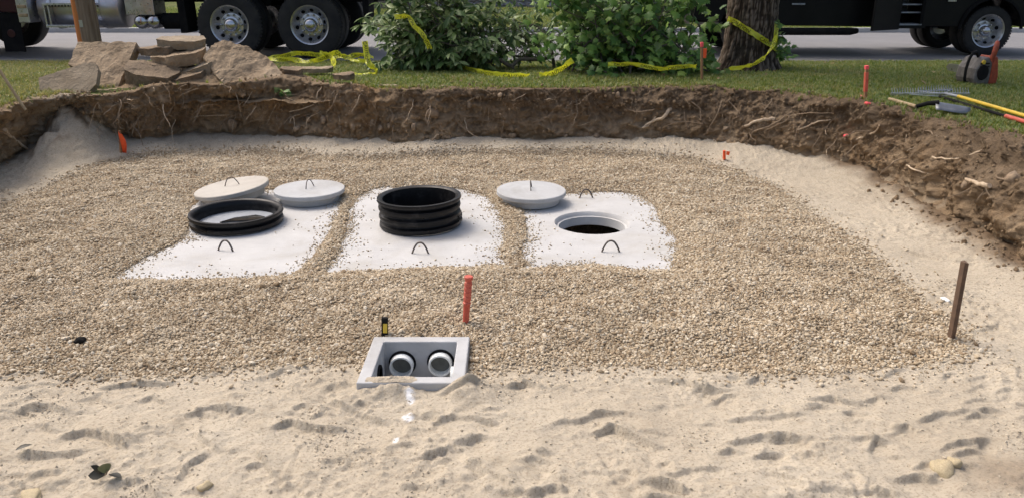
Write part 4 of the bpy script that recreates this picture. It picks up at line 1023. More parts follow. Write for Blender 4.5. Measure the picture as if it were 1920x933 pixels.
for pix, a, b, m_ in [([(1258, 207), (1240, 216), (1222, 228), (1206, 242)], .022, .010, 'root_pale'), ([(1228, 222), (1215, 230), (1203, 241)], .012, .006, 'root_pale'), ([(1450, 222), (1430, 222), (1412, 226), (1394, 237)], .022, .012, 'root_pale'),
 ([(1483, 207), (1450, 228), (1415, 246), (1398, 262), (1394, 274)], .007, .004, 'root'), ([(1354, 186), (1340, 212), (1325, 240), (1320, 256)], .006, .003, 'root'), ([(1296, 187), (1308, 205), (1313, 222)], .007, .004, 'root'), ([(1370, 188), (1376, 200), (1386, 210)], .006, .003, 'root'),
 ([(1446, 185), (1434, 200), (1428, 214)], .006, .003, 'root'), ([(1232, 252), (1250, 236), (1290, 230), (1320, 234)], .005, .003, 'root'), ([(1280, 208), (1288, 230), (1296, 260)], .004, .002, 'root'), ([(1040, 210), (1020, 222), (998, 232)], .006, .003, 'root'), ([(1085, 213), (1062, 215), (1044, 220)], .006, .004, 'root'),
 ([(1230, 208), (1200, 208), (1172, 207)], .008, .004, 'root'), ([(845, 262), (862, 235), (872, 215), (895, 216)], .005, .003, 'root'), ([(896, 255), (902, 230), (910, 198)], .003, .002, 'root'), ([(736, 230), (737, 215), (732, 205)], .006, .003, 'root'), ([(808, 262), (816, 256), (822, 250)], .009, .006, 'root_pale'),
 ([(365, 224), (390, 216), (430, 217)], .006, .004, 'root_pale'), ([(475, 255), (482, 240), (490, 228)], .006, .003, 'root'), ([(544, 232), (545, 222), (547, 210)], .006, .004, 'root'), ([(580, 196), (600, 194), (616, 187)], .006, .003, 'root'), ([(228, 212), (226, 225), (230, 238), (236, 244)], .005, .003, 'root_pale'), ([(258, 198), (262, 220), (266, 244)], .005, .003, 'root'),
 ([(1498, 247), (1520, 232), (1530, 226), (1555, 228)], .010, .005, 'root_pale'), ([(1570, 215), (1545, 238), (1518, 278)], .007, .004, 'root'), ([(1484, 212), (1510, 212), (1560, 214)], .006, .004, 'root'), ([(1602, 260), (1630, 250), (1645, 232)], .013, .006, 'root_pale'), ([(1440, 245), (1470, 225), (1480, 208)], .007, .004, 'root'), ([(1500, 230), (1492, 250), (1488, 272)], .005, .003, 'root'),
 ([(1726, 245), (1740, 249), (1755, 252)], .006, .004, 'root'), ([(1745, 292), (1780, 292), (1815, 290)], .009, .005, 'root_pale'), ([(1700, 308), (1712, 322), (1735, 324)], .008, .005, 'root_pale'), ([(1870, 332), (1890, 328), (1903, 320)], .008, .005, 'root'), ([(1860, 316), (1840, 325), (1820, 330)], .006, .003, 'root'),
 ([(8, 240), (25, 258), (45, 272), (72, 290)], .020, .012, 'root_pale'), ([(40, 258), (80, 250), (118, 250)], .008, .004, 'root'), ([(15, 252), (0, 245), (-20, 232)], .015, .010, 'root'), ([(1810, 338), (1830, 345), (1850, 343)], .012, .02, 'root_pale')]:
    root_px(pix, a, b, m_)
rs = random.Random(5)
for k_ in range(240):
    u = rs.uniform(640, 1900) if k_ < 100 else rs.uniform(150, 640)
    i = int(np.interp(u, [a[0] for a, b in PAIRS], np.arange(len(PAIRS)))*PER) + rs.randint(-20, 20); i = max(0, min(NT-1, i)); j = rs.randint(int(NS*.3), int(NS*.84))
    ow = outw[i]; root(Vb[j, i], (ow[0]+rs.gauss(0, .8), ow[1]+rs.gauss(0, .4), rs.gauss(-.35, .5)), rs.uniform(.08, .40), rs.choice((.0025, .003, .0035, .004, .005, .007)), rs.choice(('root', 'root', 'root_pale')), rs.uniform(.2, .7), k_)
# fine hair roots: too many to count
mb = MB(); rs = random.Random(15)
for k_ in range(1500):
    i = int(rs.triangular(6*PER, NT-2*PER, 19*PER)); j = rs.randint(int(NS*.35), int(NS*.86)); p = Vector(Vb[j, i]); ow = outw[i]; l = rs.uniform(.03, .13)
    d_ = Vector((ow[0]*.5+rs.gauss(0, .5), ow[1]*.6+rs.gauss(0, .3), rs.gauss(-.6, .4))).normalized(); q1 = p+d_*l*.5+Vector((rs.gauss(0, .012), 0, rs.gauss(0, .01))); q2 = q1+d_*l*.5+Vector((rs.gauss(0, .02), 0, -rs.random()*.03))
    mb.tube([p-d_*.01, q1, q2], [.0016, .0012, .0006], 3, False)
o = mb.build('hair_roots', M['root'], bank); o['kind'] = 'stuff'
shapes = [clod_mesh(40+i) for i in range(6)]
for s_ in shapes: s_.materials.append(M['root']); s_.polygons.foreach_set('use_smooth', [True]*len(s_.polygons))
rs = random.Random(9)
for (u, v, r_) in [(812, 214, .055), (776, 240, .04), (712, 238, .035), (730, 238, .03), (840, 258, .04), (606, 228, .05), (700, 232, .05), (960, 258, .04), (1118, 255, .035), (1060, 255, .03), (437, 232, .06), (455, 180, .03), (1900, 330, .05), (1810, 345, .05), (880, 200, .04), (1160, 178, .03), (940, 178, .025), (1030, 190, .03), (1400, 258, .03), (1360, 240, .03), (580, 222, .03), (660, 240, .03), (560, 240, .04), (300, 240, .03), (350, 200, .03)]:
    o = obj('stone', shapes[rs.randint(0, 5)], None, bank, bank_at(u, v)); o.scale = (r_*1.2, r_, r_); o.rotation_euler = (rs.random()*3, rs.random()*3, rs.random()*3)

# ------------------------------------------------------------------ leaves and cut branches
def lance_leaf():
    mb = MB(); V = []; Fc = []
    for i, (t, w_) in enumerate([(0, .02), (.15, .12), (.4, .20), (.65, .19), (.85, .10), (1, .0)]):
        zd = -.25*t*t
        V += [(-w_, t, zd+w_*.35), (0, t, zd), (w_, t, zd+w_*.35)]
    for i in range(5):
        for j in range(2): Fc.append((i*3+j, i*3+j+1, (i+1)*3+j+1, (i+1)*3+j))
    return V, Fc
def maple_leaf():
    pts = [(0, 0), (.22, .02), (.42, -.04), (.36, .18), (.55, .36), (.33, .42), (.30, .62), (.16, .58), (0, 1.), (-.16, .58), (-.30, .62), (-.33, .42), (-.55, .36), (-.36, .18), (-.42, -.04), (-.22, .02)]
    V = [(x, y, -.35*abs(x)**1.3 - .18*y*y) for x, y in pts] + [(0, .3, .02)]
    n = len(pts); return V, [(n, i, (i+1) % n) for i in range(n)]
LEAF = {'a': lance_leaf(), 'b': maple_leaf()}
LEAFME = {}
for k_, (V, Fc) in LEAF.items():
    mb = MB(); mb.add(V, Fc); LEAFME[k_] = mb.mesh('leaf'); LEAFME[k_].materials.append(M['leaf_'+k_]); LEAFME[k_].polygons.foreach_set('use_smooth', [True]*len(LEAFME[k_].polygons))
def leaf_M(p, d_, s_, rs, roll=None):
    d_ = d_.normalized(); up = Vector((rs.gauss(0, .45), rs.gauss(-.35, .45), 1)); x = d_.cross(up)
    if x.length < 1e-3: x = Vector((1, 0, 0))
    x.normalize(); z = x.cross(d_)
    Mx = Matrix((x, d_, z)).transposed().to_4x4(); Mx.translation = p
    return Mx @ Matrix.Diagonal((s_*rs.uniform(.8, 1.15), s_, s_, 1))
def heap(name, base, label, cat, branches, leaf, matl, parts=300, stem_label=None, group='cut brush on the lawn'):
    """branches: list of (points, radius0, radius1); leaf: list of matrices relative to base"""
    t = empty(name, base, label, cat, group=group)
    for pts, r0, r1 in branches:
        mb = MB(); W = catmull([Vector(p)-Vector(base) for p in pts], 5); mb.tube(W, list(np.linspace(r0, r1, len(W))), 7 if r0 > .01 else 5)
        mb.build('branch', M['branch'], t, smooth=60)
    cl = camo.location
    leaf.sort(key=lambda q: (q[1].translation-cl).length - 14*q[1].to_scale().y)
    for k_, Mx in leaf[:parts]:
        o = bpy.data.objects.new('leaf', LEAFME[k_]); o.parent = t; COL.objects.link(o); o.matrix_local = Matrix.Translation(-Vector(base)) @ Mx
    mb = MB(); rs = random.Random(3)
    for k_, Mx in leaf[parts:]:
        V, Fc = LEAF[k_]; mb.add([Mx @ Vector(v)-Vector(base) for v in V], Fc, rs.random())
    o = mb.build('foliage', M['leaf_'+matl], t, smooth=80); o['kind'] = 'stuff'
    return t
def rnd_branch(rs, p0, p1, sag, wob, n=5):
    pts = []
    for i in range(n+1):
        f = i/n; q = p0.lerp(p1, f); q.z += sag*4*f*(1-f)
        if 0 < i: q += Vector((rs.gauss(0, wob), rs.gauss(0, wob), rs.gauss(0, wob*.6)))
        q.z = max(q.z, .67+.015); pts.append(q)
    return pts
# left heap: long whorled leaves
rs = random.Random(21)
gz0 = .645
def inpx(u0, u1, v0, v1, y): return PY(rs.uniform(u0, u1), rs.uniform(v0, v1), y)
br, lf = [], []
basepts = [P(760, 128, gz0), P(830, 126, gz0), P(880, 122, gz0)]
for k_ in range(95):
    p0 = Vector((rs.uniform(PY(730, 100, 10.8).x, PY(930, 100, 10.8).x), rs.uniform(10.5, 11.6), gz0+rs.uniform(.01, .12)))
    yy = rs.uniform(10.2, 11.5)
    u, v = rs.uniform(688, 930), rs.uniform(-75, 128)
    if u > 870: v = max(v, rs.uniform(-30, 40) if rs.random() < .5 else 90)
    if u < 720: v = max(v, 45)
    p1 = PY(u, v, yy); p1.z = max(p1.z, gz0+.06)
    pts = rnd_branch(rs, p0, p1, rs.uniform(.02, .16), .025); br.append((pts, rs.uniform(.006, .013), .003))
    W = catmull(pts, 6)
    for q in range(7 if u < 860 else 4):
        c_ = W[-1-int(q*3.2)] + Vector((rs.gauss(0, .07), rs.gauss(0, .07), rs.gauss(0, .06))); c_.z = max(c_.z, gz0+.05)
        ax_ = (W[-1]-W[-4]).normalized()
        for j in range(rs.randint(5, 7)):
            a = j*1.05+rs.random(); d_ = ax_*.5 + Vector((math.cos(a), -abs(math.sin(a))*.8 if rs.random() < .6 else math.sin(a), rs.gauss(-.35, .35)))
            lf.append(('a', leaf_M(c_, d_, rs.uniform(.10, .175), rs)))
heap('cut_brush', (basepts[1].x, basepts[1].y, gz0), 'dark green heap of long-leaved cut branches draped with yellow tape', 'brush heap', br, lf, 'a')
# middle: bare grey limb with thin twigs and few leaves
rs = random.Random(33); br, lf = [], []
def W_(u, v, y): return PY(u, v, y)
br.append(([W_(868, 121, 10.75), W_(905, 119, 10.75), W_(935, 113, 10.7), W_(958, 124, 10.6), W_(975, 112, 10.65), W_(1005, 112, 10.7), W_(1035, 108, 10.9)], .030, .024))
br.append(([W_(905, 112, 10.9), W_(940, 100, 10.95), W_(970, 106, 11.), W_(1010, 108, 11)], .022, .014))
br.append(([W_(1010, 52, 11.2), W_(980, 50, 11.2), W_(940, 58, 11.2), W_(900, 66, 11.1)], .020, .010))
br.append(([W_(1010, 48, 11.2), W_(970, 42, 11.2), W_(930, 30, 11.2), W_(905, -5, 11.2)], .012, .006))
for k_ in range(62):
    p0 = W_(rs.uniform(880, 1030), rs.uniform(60, 115), rs.uniform(10.7, 11.3)); p1 = W_(rs.uniform(860, 1070), rs.uniform(0, 115), rs.uniform(10.5, 11.4)); p1.z = max(p1.z, .7)
    pts = rnd_branch(rs, p0, p1, .05, .03); br.append((pts, rs.uniform(.003, .007), .002)); W = catmull(pts, 5)
    for q in range(13 if k_ % 2 else 8):
        c_ = W[-1-int(rs.random()*14)]+Vector((rs.gauss(0, .05), rs.gauss(0, .05), rs.gauss(0, .05))); d_ = Vector((rs.gauss(0, 1), rs.gauss(-.3, .7), rs.gauss(-.5, .4)))
        lf.append(('a', leaf_M(c_, d_, rs.uniform(.08, .14), rs)))
# support: the limb's stubs rest on the lawn
br.append(([W_(958, 124, 10.6), W_(962, 128, 10.58), Vector((W_(962, 132, 10.58).x, 10.58, .63))], .022, .016))
br.append(([W_(1010, 52, 11.2), W_(1030, 75, 11.1), Vector((W_(1040, 100, 11.0).x, 11.0, .63))], .022, .024))
p = P(958, 130, gz0); heap('cut_limb', (p.x, p.y, gz0), 'bent grey cut limb with thin twigs and few leaves between the two heaps', 'branch', br, lf, 'a')
# right heap: maple
rs = random.Random(44); br, lf = [], []
for k_ in range(110):
    x0 = rs.uniform(PY(1060, 100, 10.4).x, PY(1330, 100, 10.4).x); p0 = Vector((x0, rs.uniform(9.9, 11.2), .66+rs.uniform(0, .1)))
    u, v, yy = rs.uniform(1000, 1348), rs.uniform(-120, 150), rs.uniform(9.65, 11.1)
    if u < 1075: v = min(v, rs.uniform(-60, 130))
    p1 = PY(u, v, yy); p1.z = max(p1.z, .72)
    pts = rnd_branch(rs, p0, p1, rs.uniform(.02, .2), .04); br.append((pts, rs.uniform(.006, .016), .003)); W = catmull(pts, 6)
    for q in range(30):
        c_ = W[-1-int(rs.random()*20)]+Vector((rs.gauss(0, .08), rs.gauss(0, .08), rs.gauss(0, .08))); c_.z = max(c_.z, .72); d_ = Vector((rs.gauss(0, .7), rs.gauss(-.35, .6), rs.gauss(-.6, .45)))
        lf.append(('b', leaf_M(c_, d_, rs.uniform(.075, .15), rs)))
p = P(1180, 150, .665); heap('cut_brush', (p.x, p.y, .66), 'bright green heap of lobed-leaf cut branches piled beside the tree trunk', 'brush heap', br, lf, 'b')
# suckers on the right side of the trunk
rs = random.Random(55); br, lf = [], []
for k_ in range(9):
    p0 = P(1462, 118, .64); p0 += Vector((rs.gauss(0, .06), rs.gauss(0, .05), 0)); p1 = PY(rs.uniform(1450, 1480), rs.uniform(20, 105), 10.8)
    pts = rnd_branch(rs, p0, p1, .02, .02); br.append((pts, .004, .002)); W = catmull(pts, 5)
    for q in range(8): lf.append(('b', leaf_M(W[-1-int(rs.random()*16)]+Vector((rs.gauss(0, .04), rs.gauss(0, .05), rs.gauss(0, .04))), Vector((rs.gauss(.3, .6), -.3, rs.gauss(-.3, .4))), rs.uniform(.06, .11), rs)))
p = P(1462, 118, .64); heap('tree_sucker', p, 'small leafy shoots growing at the right foot of the trunk', 'shoots', br, lf, 'b', 60, group=None)

# ------------------------------------------------------------------ the big tree
tb = P(1399, 128, .63); t = empty('shade_tree', tb, 'thick grey-brown tree trunk wrapped in yellow tape', 'tree')
na, nh = 160, 150; aa = np.linspace(0, 2*np.pi, na, endpoint=False); hh = np.linspace(-.08, 4.2, nh)
A, Hh = np.meshgrid(aa, hh)
r_ = .335 + .10*np.exp(-np.clip(Hh, 0, 9)/.16)*(1+.5*np.cos(A*5+1)) - .02*np.clip(Hh, 0, 5)/2
r_ = r_*(1+.03*np.cos(A*3+.5)+.015*np.cos(A*7+Hh))
ca, sa = np.cos(A), np.sin(A)
w1 = fbm(ca*2, sa*2, Hh*.7, s=.5, seed=171)*.25
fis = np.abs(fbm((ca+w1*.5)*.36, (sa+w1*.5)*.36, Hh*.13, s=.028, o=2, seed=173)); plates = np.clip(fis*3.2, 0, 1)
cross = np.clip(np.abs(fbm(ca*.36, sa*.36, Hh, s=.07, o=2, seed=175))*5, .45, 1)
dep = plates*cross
r_ = r_ + .024*dep-.01
me = mesh_np('trunk', np.stack([r_*ca, r_*sa, Hh], -1), np.concatenate([np.stack([np.arange(na)+k_*na, (np.arange(na)+1) % na+k_*na, (np.arange(na)+1) % na+(k_+1)*na, np.arange(na)+(k_+1)*na], -1) for k_ in range(nh-1)]), True, {'depth': dep})
obj('trunk', me, M['bark'], t)
rs = random.Random(66)
mb = MB(); tips = []
for k_ in range(9):
    a = k_*2.4; ln = rs.uniform(2.2, 3.4); pts = [Vector((0, 0, 3.3+.09*k_))]
    for i in range(1, 6): pts.append(Vector((math.cos(a)*ln*i/5+rs.gauss(0, .1), math.sin(a)*ln*i/5+rs.gauss(0, .1), 3.4+.1*k_+1.5*(i/5)**.8*rs.uniform(.8, 1.3)+.25*k_*i/5)))
    W = catmull(pts, 3); o = MB(); o.tube(W, list(np.linspace(.15, .03, len(W))), 8); o.build('limb', M['branch'], t, smooth=60); tips += W[4:]
mb = MB()
for k_ in range(3200):
    c_ = rs.choice(tips)+Vector((rs.gauss(0, .5), rs.gauss(0, .5), rs.gauss(.1, .45)))
    V, Fc = LEAF['b']; Mx = leaf_M(c_, Vector((rs.gauss(0, 1), rs.gauss(0, 1), rs.gauss(-.4, .5))), rs.uniform(.13, .24), rs); mb.add([Mx @ Vector(v) for v in V], Fc, rs.random())
o = mb.build('crown', M['leaf_b'], t, smooth=80); o['kind'] = 'stuff'

# ------------------------------------------------------------------ caution tape
def text_verts(txt):
    cu = bpy.data.curves.new('lettering', 'FONT'); cu.body = txt; cu.size = 1; cu.resolution_u = 2
    o = bpy.data.objects.new('lettering', cu); COL.objects.link(o); dg = bpy.context.evaluated_depsgraph_get()
    me = bpy.data.meshes.new_from_object(o.evaluated_get(dg)); V = [v.co.copy() for v in me.vertices]; Fc = [tuple(p.vertices) for p in me.polygons]
    bpy.data.objects.remove(o); bpy.data.curves.remove(cu); bpy.data.meshes.remove(me); return V, Fc
TV, TF = text_verts('CAUTION'); TW = max(v.x for v in TV)
def tape(ctrl, label, width=.075, flip=False, group='yellow caution tape on the site', per=8):
    """ctrl: list of (centre point, width direction)"""
    C_ = catmull([Vector(c) for c, w_ in ctrl], per); D_ = catmull([Vector(w_).normalized() for c, w_ in ctrl], per)
    base = C_[0].copy(); C_ = [c-base for c in C_]; n = len(C_); V = []
    Wd = []
    for i in range(n):
        tg = (C_[min(i+1, n-1)]-C_[max(i-1, 0)]).normalized(); w_ = D_[i]+Vector((.25*math.sin(i*.8), .35*math.sin(i*.55+1), .2*math.cos(i*.7))); w_ = w_-tg*w_.dot(tg); w_.normalize(); Wd.append(w_)
        nr = tg.cross(w_)
        for j in range(5):
            f = j/4-.5; V.append(C_[i]+w_*(f*width)+nr*(.009*math.cos(f*7+i*.9)+.007*math.sin(i*1.7+f*3)))
    mb = MB(); mb.add(V, [(i*5+j, (i+1)*5+j, (i+1)*5+j+1, i*5+j+1) for i in range(n-1) for j in range(4)])
    o = mb.build('caution_tape', M['tape'], None, smooth=80, loc=base); tag(o, label, 'tape', group)
    arcl = [0]
    for i in range(1, n): arcl.append(arcl[-1]+(C_[i]-C_[i-1]).length)
    hgt = width*.62; s_ = hgt/.72; wd = TW*s_; gap = wd*.55; x = gap*.6; mt = MB()
    while x+wd < arcl[-1]:
        VV = []
        for v in TV:
            a = x+v.x*s_; i = min(max(int(np.searchsorted(arcl, a))-1, 0), n-2); f = (a-arcl[i])/(arcl[i+1]-arcl[i]+1e-9)
            c_ = C_[i].lerp(C_[i+1], f); w_ = Wd[i].lerp(Wd[i+1], f); tg = (C_[i+1]-C_[i]).normalized(); nr = tg.cross(w_).normalized()
            toward = nr if nr.dot(camo.location-(c_+base)) > 0 else -nr
            VV.append(c_+w_*((v.y-.36)*s_)+toward*.017)
        mt.add(VV, TF); x += wd+gap
    if mt.f: mt.build('lettering', M['ink'], o)
    return o
UP = Vector((0, -.35, 1)); BK = Vector((0, .9, .5)); 
g_ = lambda u, v, h=.02: (lambda q: Vector((q.x, q.y, q.z)))(P(u, v, lawn_z(np.array([0.]), np.array([11.]))[0]+h))
tape([(g_(500, 110), BK), (g_(530, 106, .05), UP), (g_(560, 100, .10), UP), (g_(600, 104, .06), UP), (g_(640, 108, .05), BK), (g_(675, 103, .08), UP), (g_(700, 108, .03), BK)], 'crumpled yellow caution tape strip lying near the truck wheels, upper strand')
tape([(g_(505, 112), BK), (g_(545, 112, .04), UP), (g_(580, 116, .03), BK), (g_(610, 108, .06), UP), (g_(628, 99, .14), UP), (g_(640, 104, .10), UP), (g_(660, 112, .04), BK), (g_(690, 116, .02), UP)], 'crumpled yellow caution tape strip lying near the truck wheels, lower looped strand')
tape([(g_(600, 100, .12), UP), (g_(618, 104, .1), UP), (g_(626, 118, .03), Vector((1, 0, .2))), (g_(622, 128, .02), Vector((1, 0, .2)))], 'short yellow tape end hanging down from the crumpled pile')
tape([(PY(686, 92, 10.3), Vector((1, 0, .1))), (PY(684, 78, 10.3), Vector((1, .1, 0))), (PY(688, 105, 10.25), Vector((1, 0, 0))), (PY(692, 120, 10.2), Vector((1, 0, .3))), (P(706, 132, .70), UP), (P(702, 140, .67), UP), (P(680, 141, .67), BK), (P(662, 141, .67), BK)], 'yellow tape hanging from the long-leaved heap down to the grass')
tape([(PY(740, 32, 10.2), UP), (PY(765, 32, 10.15), UP), (PY(776, 48, 10.1), Vector((1, 0, .6))), (PY(790, 62, 10.1), Vector((1, 0, .5))), (PY(800, 78, 10.1), Vector((1, 0, .3))), (PY(806, 92, 10.15), Vector((1, 0, .3)))], 'yellow tape strand draped over the top of the long-leaved heap', .062)
tape([(P(858, 121, .70), UP), (P(880, 131, .685), UP), (P(915, 138, .70), UP), (P(950, 142, .70), UP), (P(992, 143, .68), UP)], 'yellow caution tape strip lying alone on the grass below the grey limb')
tape([(P(1011, 142, .69), UP), (P(1030, 139, .71), UP), (PY(1050, 130, 9.75), UP), (PY(1074, 113, 9.75), UP)], 'short yellow caution tape end rising from the grass into the lobed-leaf heap')
tape([(PY(1140, 121, 9.62), UP), (PY(1190, 121, 9.60), UP), (PY(1235, 129, 9.55), UP), (PY(1270, 126, 9.55), UP), (PY(1306, 124, 9.6), UP)], 'yellow caution tape stretched low across the lobed-leaf heap', .055)
# round the trunk
ring = []
for a, z in [(200, 1.30), (215, 1.28), (235, 1.22), (262, 1.12), (290, 1.02), (315, .95), (335, .92), (355, 1.1)]:
    ring.append((Vector((tb.x+math.cos(R(a))*.375, tb.y+math.sin(R(a))*.375, z)), Vector((0, 0, 1))))
tape(ring, 'yellow caution tape band slanting across the tree trunk', .075)
tape([(PY(1456, 42, 10.9), Vector((1, 0, .0))), (PY(1454, 70, 10.65), Vector((1, -.1, .1))), (PY(1446, 92, 10.5), Vector((.8, 0, .6))), (PY(1425, 114, 10.4), UP), (PY(1395, 126, 10.35), UP), (PY(1366, 129, 10.3), UP)], 'yellow caution tape loop sagging from the trunk to the ground', .055)

# ------------------------------------------------------------------ dump truck
def arc_pts(c, r_, a0, a1, n): return [(c[0]+r_*math.cos(R(a0+(a1-a0)*i/n)), c[1]+r_*math.sin(R(a0+(a1-a0)*i/n))) for i in range(n+1)]
FACE = RX(R(90))        # lathe axis -> -Y (towards the viewer)
def wheel(parent, x, y, z, R0, wd, rr, dish, holes, hole_r, hub_r, nuts, name='wheel'):
    """tyre with rim; y is the outer face, the wheel runs back to y+wd"""
    Mx = TR(x, y, z) @ FACE                      # local +h points to the viewer
    mb = MB(); h0 = -wd
    mb.lathe([(rr, 0), (rr+.03, .008), (R0*.86, .012), (R0*.955, .0), (R0*.985, -.018), (R0, -.035), (R0, -wd*.28), (R0-.012, -wd*.285), (R0-.012, -wd*.33), (R0, -wd*.335), (R0, -wd*.66), (R0-.012, -wd*.665), (R0-.012, -wd*.71), (R0, -wd*.715), (R0, h0+.03), (R0*.96, h0), (rr, h0)], 72, Mx, closed=True)
    w_ = mb.build(name, M['rubber'], parent, smooth=30)
    # tread blocks on the shoulder
    mb = MB(); n = 56
    for i in range(n):
        a = 2*math.pi*i/n; q = Mx @ RZ(a)
        c_ = q @ Vector((R0*.985, 0, -.030)); mb.box(c_, (.022, .030, .05), q.to_3x3().to_4x4())
    mb.build('tread', M['rubber'], w_)
    mb = MB(); mb.lathe([(rr-.006, -wd*.9), (rr-.006, .004), (rr+.010, .012), (rr+.014, .006), (rr, -.004), (rr, -wd*.9)], 64, Mx, closed=True)
    mb.lathe([(rr-.008, .0), (rr-.024, -.02), (rr-.045, -dish*.55), (rr*.62, -dish), (rr*.50, -dish+.006), (.001, -dish+.006)], 64, Mx, cap0=False)
    rim = mb.build('rim', M['alu'], w_, smooth=30)
    for i in range(holes):
        a = 2*math.pi*(i+.3)/holes; rad = rr*.765; f = (rr-.045-rad)/(rr-.045-rr*.62); hz = -dish*.55-(dish*.45)*f
        q = Mx @ RZ(a) @ TR(rad, 0, hz+.004) @ RY(-math.atan2(dish*.45, rr-.045-rr*.62))
        mb = MB(); mb.lathe([(hole_r, 0), (hole_r*.9, .002), (.001, .002)], 16, q); mb.build('hand_hole', M['rubber_black'], w_)
    mb = MB(); mb.lathe([(hub_r*1.25, -dish+.004), (hub_r*1.22, -dish+.03), (hub_r, -dish+.035), (hub_r*.97, -dish+.10), (hub_r*.8, -dish+.125), (hub_r*.5, -dish+.145), (.001, -dish+.15)], 32, Mx)
    mb.build('hub_cap', M['chrome'], w_, smooth=35)
    for i in range(nuts):
        q = Mx @ RZ(2*math.pi*i/nuts) @ TR(hub_r*1.55, 0, -dish+.006)
        mb = MB(); mb.lathe([(.019, 0), (.019, .02), (.015, .026), (.015, .05), (.011, .058), (.001, .06)], 8, q); mb.build('lug_nut', M['chrome'], w_)
    return w_
TY = 13.05      # outer face of the near wheels
tx = PY(430, 44, TY).x; t = empty('dump_truck', (tx, TY, ROAD_Z), 'dark dump truck with chrome fuel tank and tandem rear wheels', 'truck')
def lx(u, y=TY, v=40): return PY(u, v, y).x - tx
def lz(v, y=TY, u=400): return PY(u, v, y).z - ROAD_Z
R0 = .53; zc0 = R0+.005
dx2 = lx(580)
for xx in (0, dx2):
    wheel(t, xx, 0, zc0, R0, .27, .30, .13, 10, .033, .105, 10)
# inner duals, far-side pairs and the steer axle: tyre and rim only
def tyre(parent, x, y, z, R0, wd, rr):
    Mx = TR(x, y, z) @ FACE
    mb = MB(); mb.lathe([(rr, 0), (R0*.86, .01), (R0*.97, -.01), (R0, -.035), (R0, -wd+.035), (R0*.97, -wd), (rr, -wd)], 56, Mx, closed=True); w_ = mb.build('wheel', M['rubber'], parent, smooth=30)
    mb = MB(); mb.lathe([(rr, -.03), (rr*.6, -.10), (.001, -.10)], 40, Mx, cap0=False); mb.build('rim', M['alu'], w_, smooth=30)
for xx in (0, dx2):
    tyre(t, xx, .33, zc0, R0, .27, .30); tyre(t, xx, 1.88, zc0, R0, .27, .30); tyre(t, xx, 2.21, zc0, R0, .27, .30)
xf = -4.85
tyre(t, xf, .02, zc0, R0, .30, .30); tyre(t, xf, 2.16, zc0, R0, .30, .30)
mb = MB()
for yy in (.85, 1.6): mb.box(((xf-1.2+dx2+1.0)/2, yy, 1.0), (abs(xf-1.2-dx2-1.0), .10, .26))
mb.build('chassis_rail', M['blackmatte'], t, bevel=.01)
mb = MB()
for xx in (0, dx2, xf): mb.tube([(xx, .62 if xx != xf else .32, zc0), (xx, 1.87 if xx != xf else 2.0, zc0)], .075, 14)
for xx in (0, dx2): mb.lathe([(.05, -.2), (.20, -.16), (.22, 0), (.20, .16), (.05, .2)], 20, TR(xx, 1.22, zc0) @ FACE)
mb.build('axle', M['blackmatte'], t, smooth=40)
mb = MB(); mb.box((dx2/2, .72, .86), (1.1, .10, .10)); mb.box((dx2/2, .74, .95), (.3, .14, .3)); mb.build('suspension', M['blackmatte'], t, bevel=.01)
# dump body
mb = MB(); mb.prism([(lx(365), 1.22), (dx2+1.15, 1.22), (dx2+1.35, 2.7), (lx(365)-.3, 2.7)], -.02, 2.5, 'y'); mb.build('dump_body', M['black'], t, bevel=.02)
mb = MB()
for i in range(6): mb.box((lx(395)+i*.45, -.05, 1.95), (.09, .06, 1.4))
mb.build('body_rib', M['black'], t, bevel=.01)
mb = MB(); mb.box((lx(300), 1.2, 1.22), (1.6, 1.9, .22)); mb.build('frame_deck', M['blackmatte'], t, bevel=.01)
# cab
mb = MB(); mb.prism([(lx(-330), .62), (lx(-300), .50), (xf-.66, .50)] + arc_pts((xf, zc0), .68, 180, 20, 14) + [(lx(48), .72), (lx(66), 1.25), (lx(70), 2.75), (lx(-60), 2.85), (lx(-110), 1.9), (lx(-320), 1.7)], .02, 2.4, 'y'); mb.build('cab', M['maroon'], t, bevel=.02)
mb = MB(); mb.box((lx(0), -.005, 2.3), (.9, .03, .65)); mb.build('door_window', M['water'], t, bevel=.02)
# mud flap behind the steer wheel with a red round mark, flaps by the tandem
mb = MB(); mb.box((lx(14), .06, .42), (.34, .02, .62)); o = mb.build('mud_flap', M['rubber_black'], t, bevel=.005)
mb = MB(); mb.lathe([(.065, 0), (.06, .004), (.001, .004)], 24, TR(lx(13), .048, .40) @ FACE); mb.build('red_mark', M['maroon'], o)
mb = MB(); mb.prism([(lx(333), lz(-10)), (lx(347), lz(-10)), (lx(349), lz(60)), (lx(344), lz(63)), (lx(334), lz(63))], .05, .50, 'y'); mb.build('mud_flap', M['rubber_black'], t, bevel=.004)
mb = MB(); mb.prism([(lx(678), lz(-20)), (lx(692), lz(-20)), (lx(690), lz(38)), (lx(681), lz(40))], .08, .62, 'y'); mb.build('mud_flap', M['rubber_black'], t, bevel=.004)
# entry step plate left of the tank
mb = MB(); mb.box((lx(58), -.02, (lz(42)+1.4)/2), (lx(68)-lx(47), .30, 1.4-lz(42))); o = mb.build('step_box', M['alu'], t, bevel=.012)
for v in (12, 28):
    mb = MB(); mb.box((lx(58), -.175, lz(v)), (lx(66)-lx(50), .03, .05)); mb.build('step_slot', M['wood_pale'], o, bevel=.01)
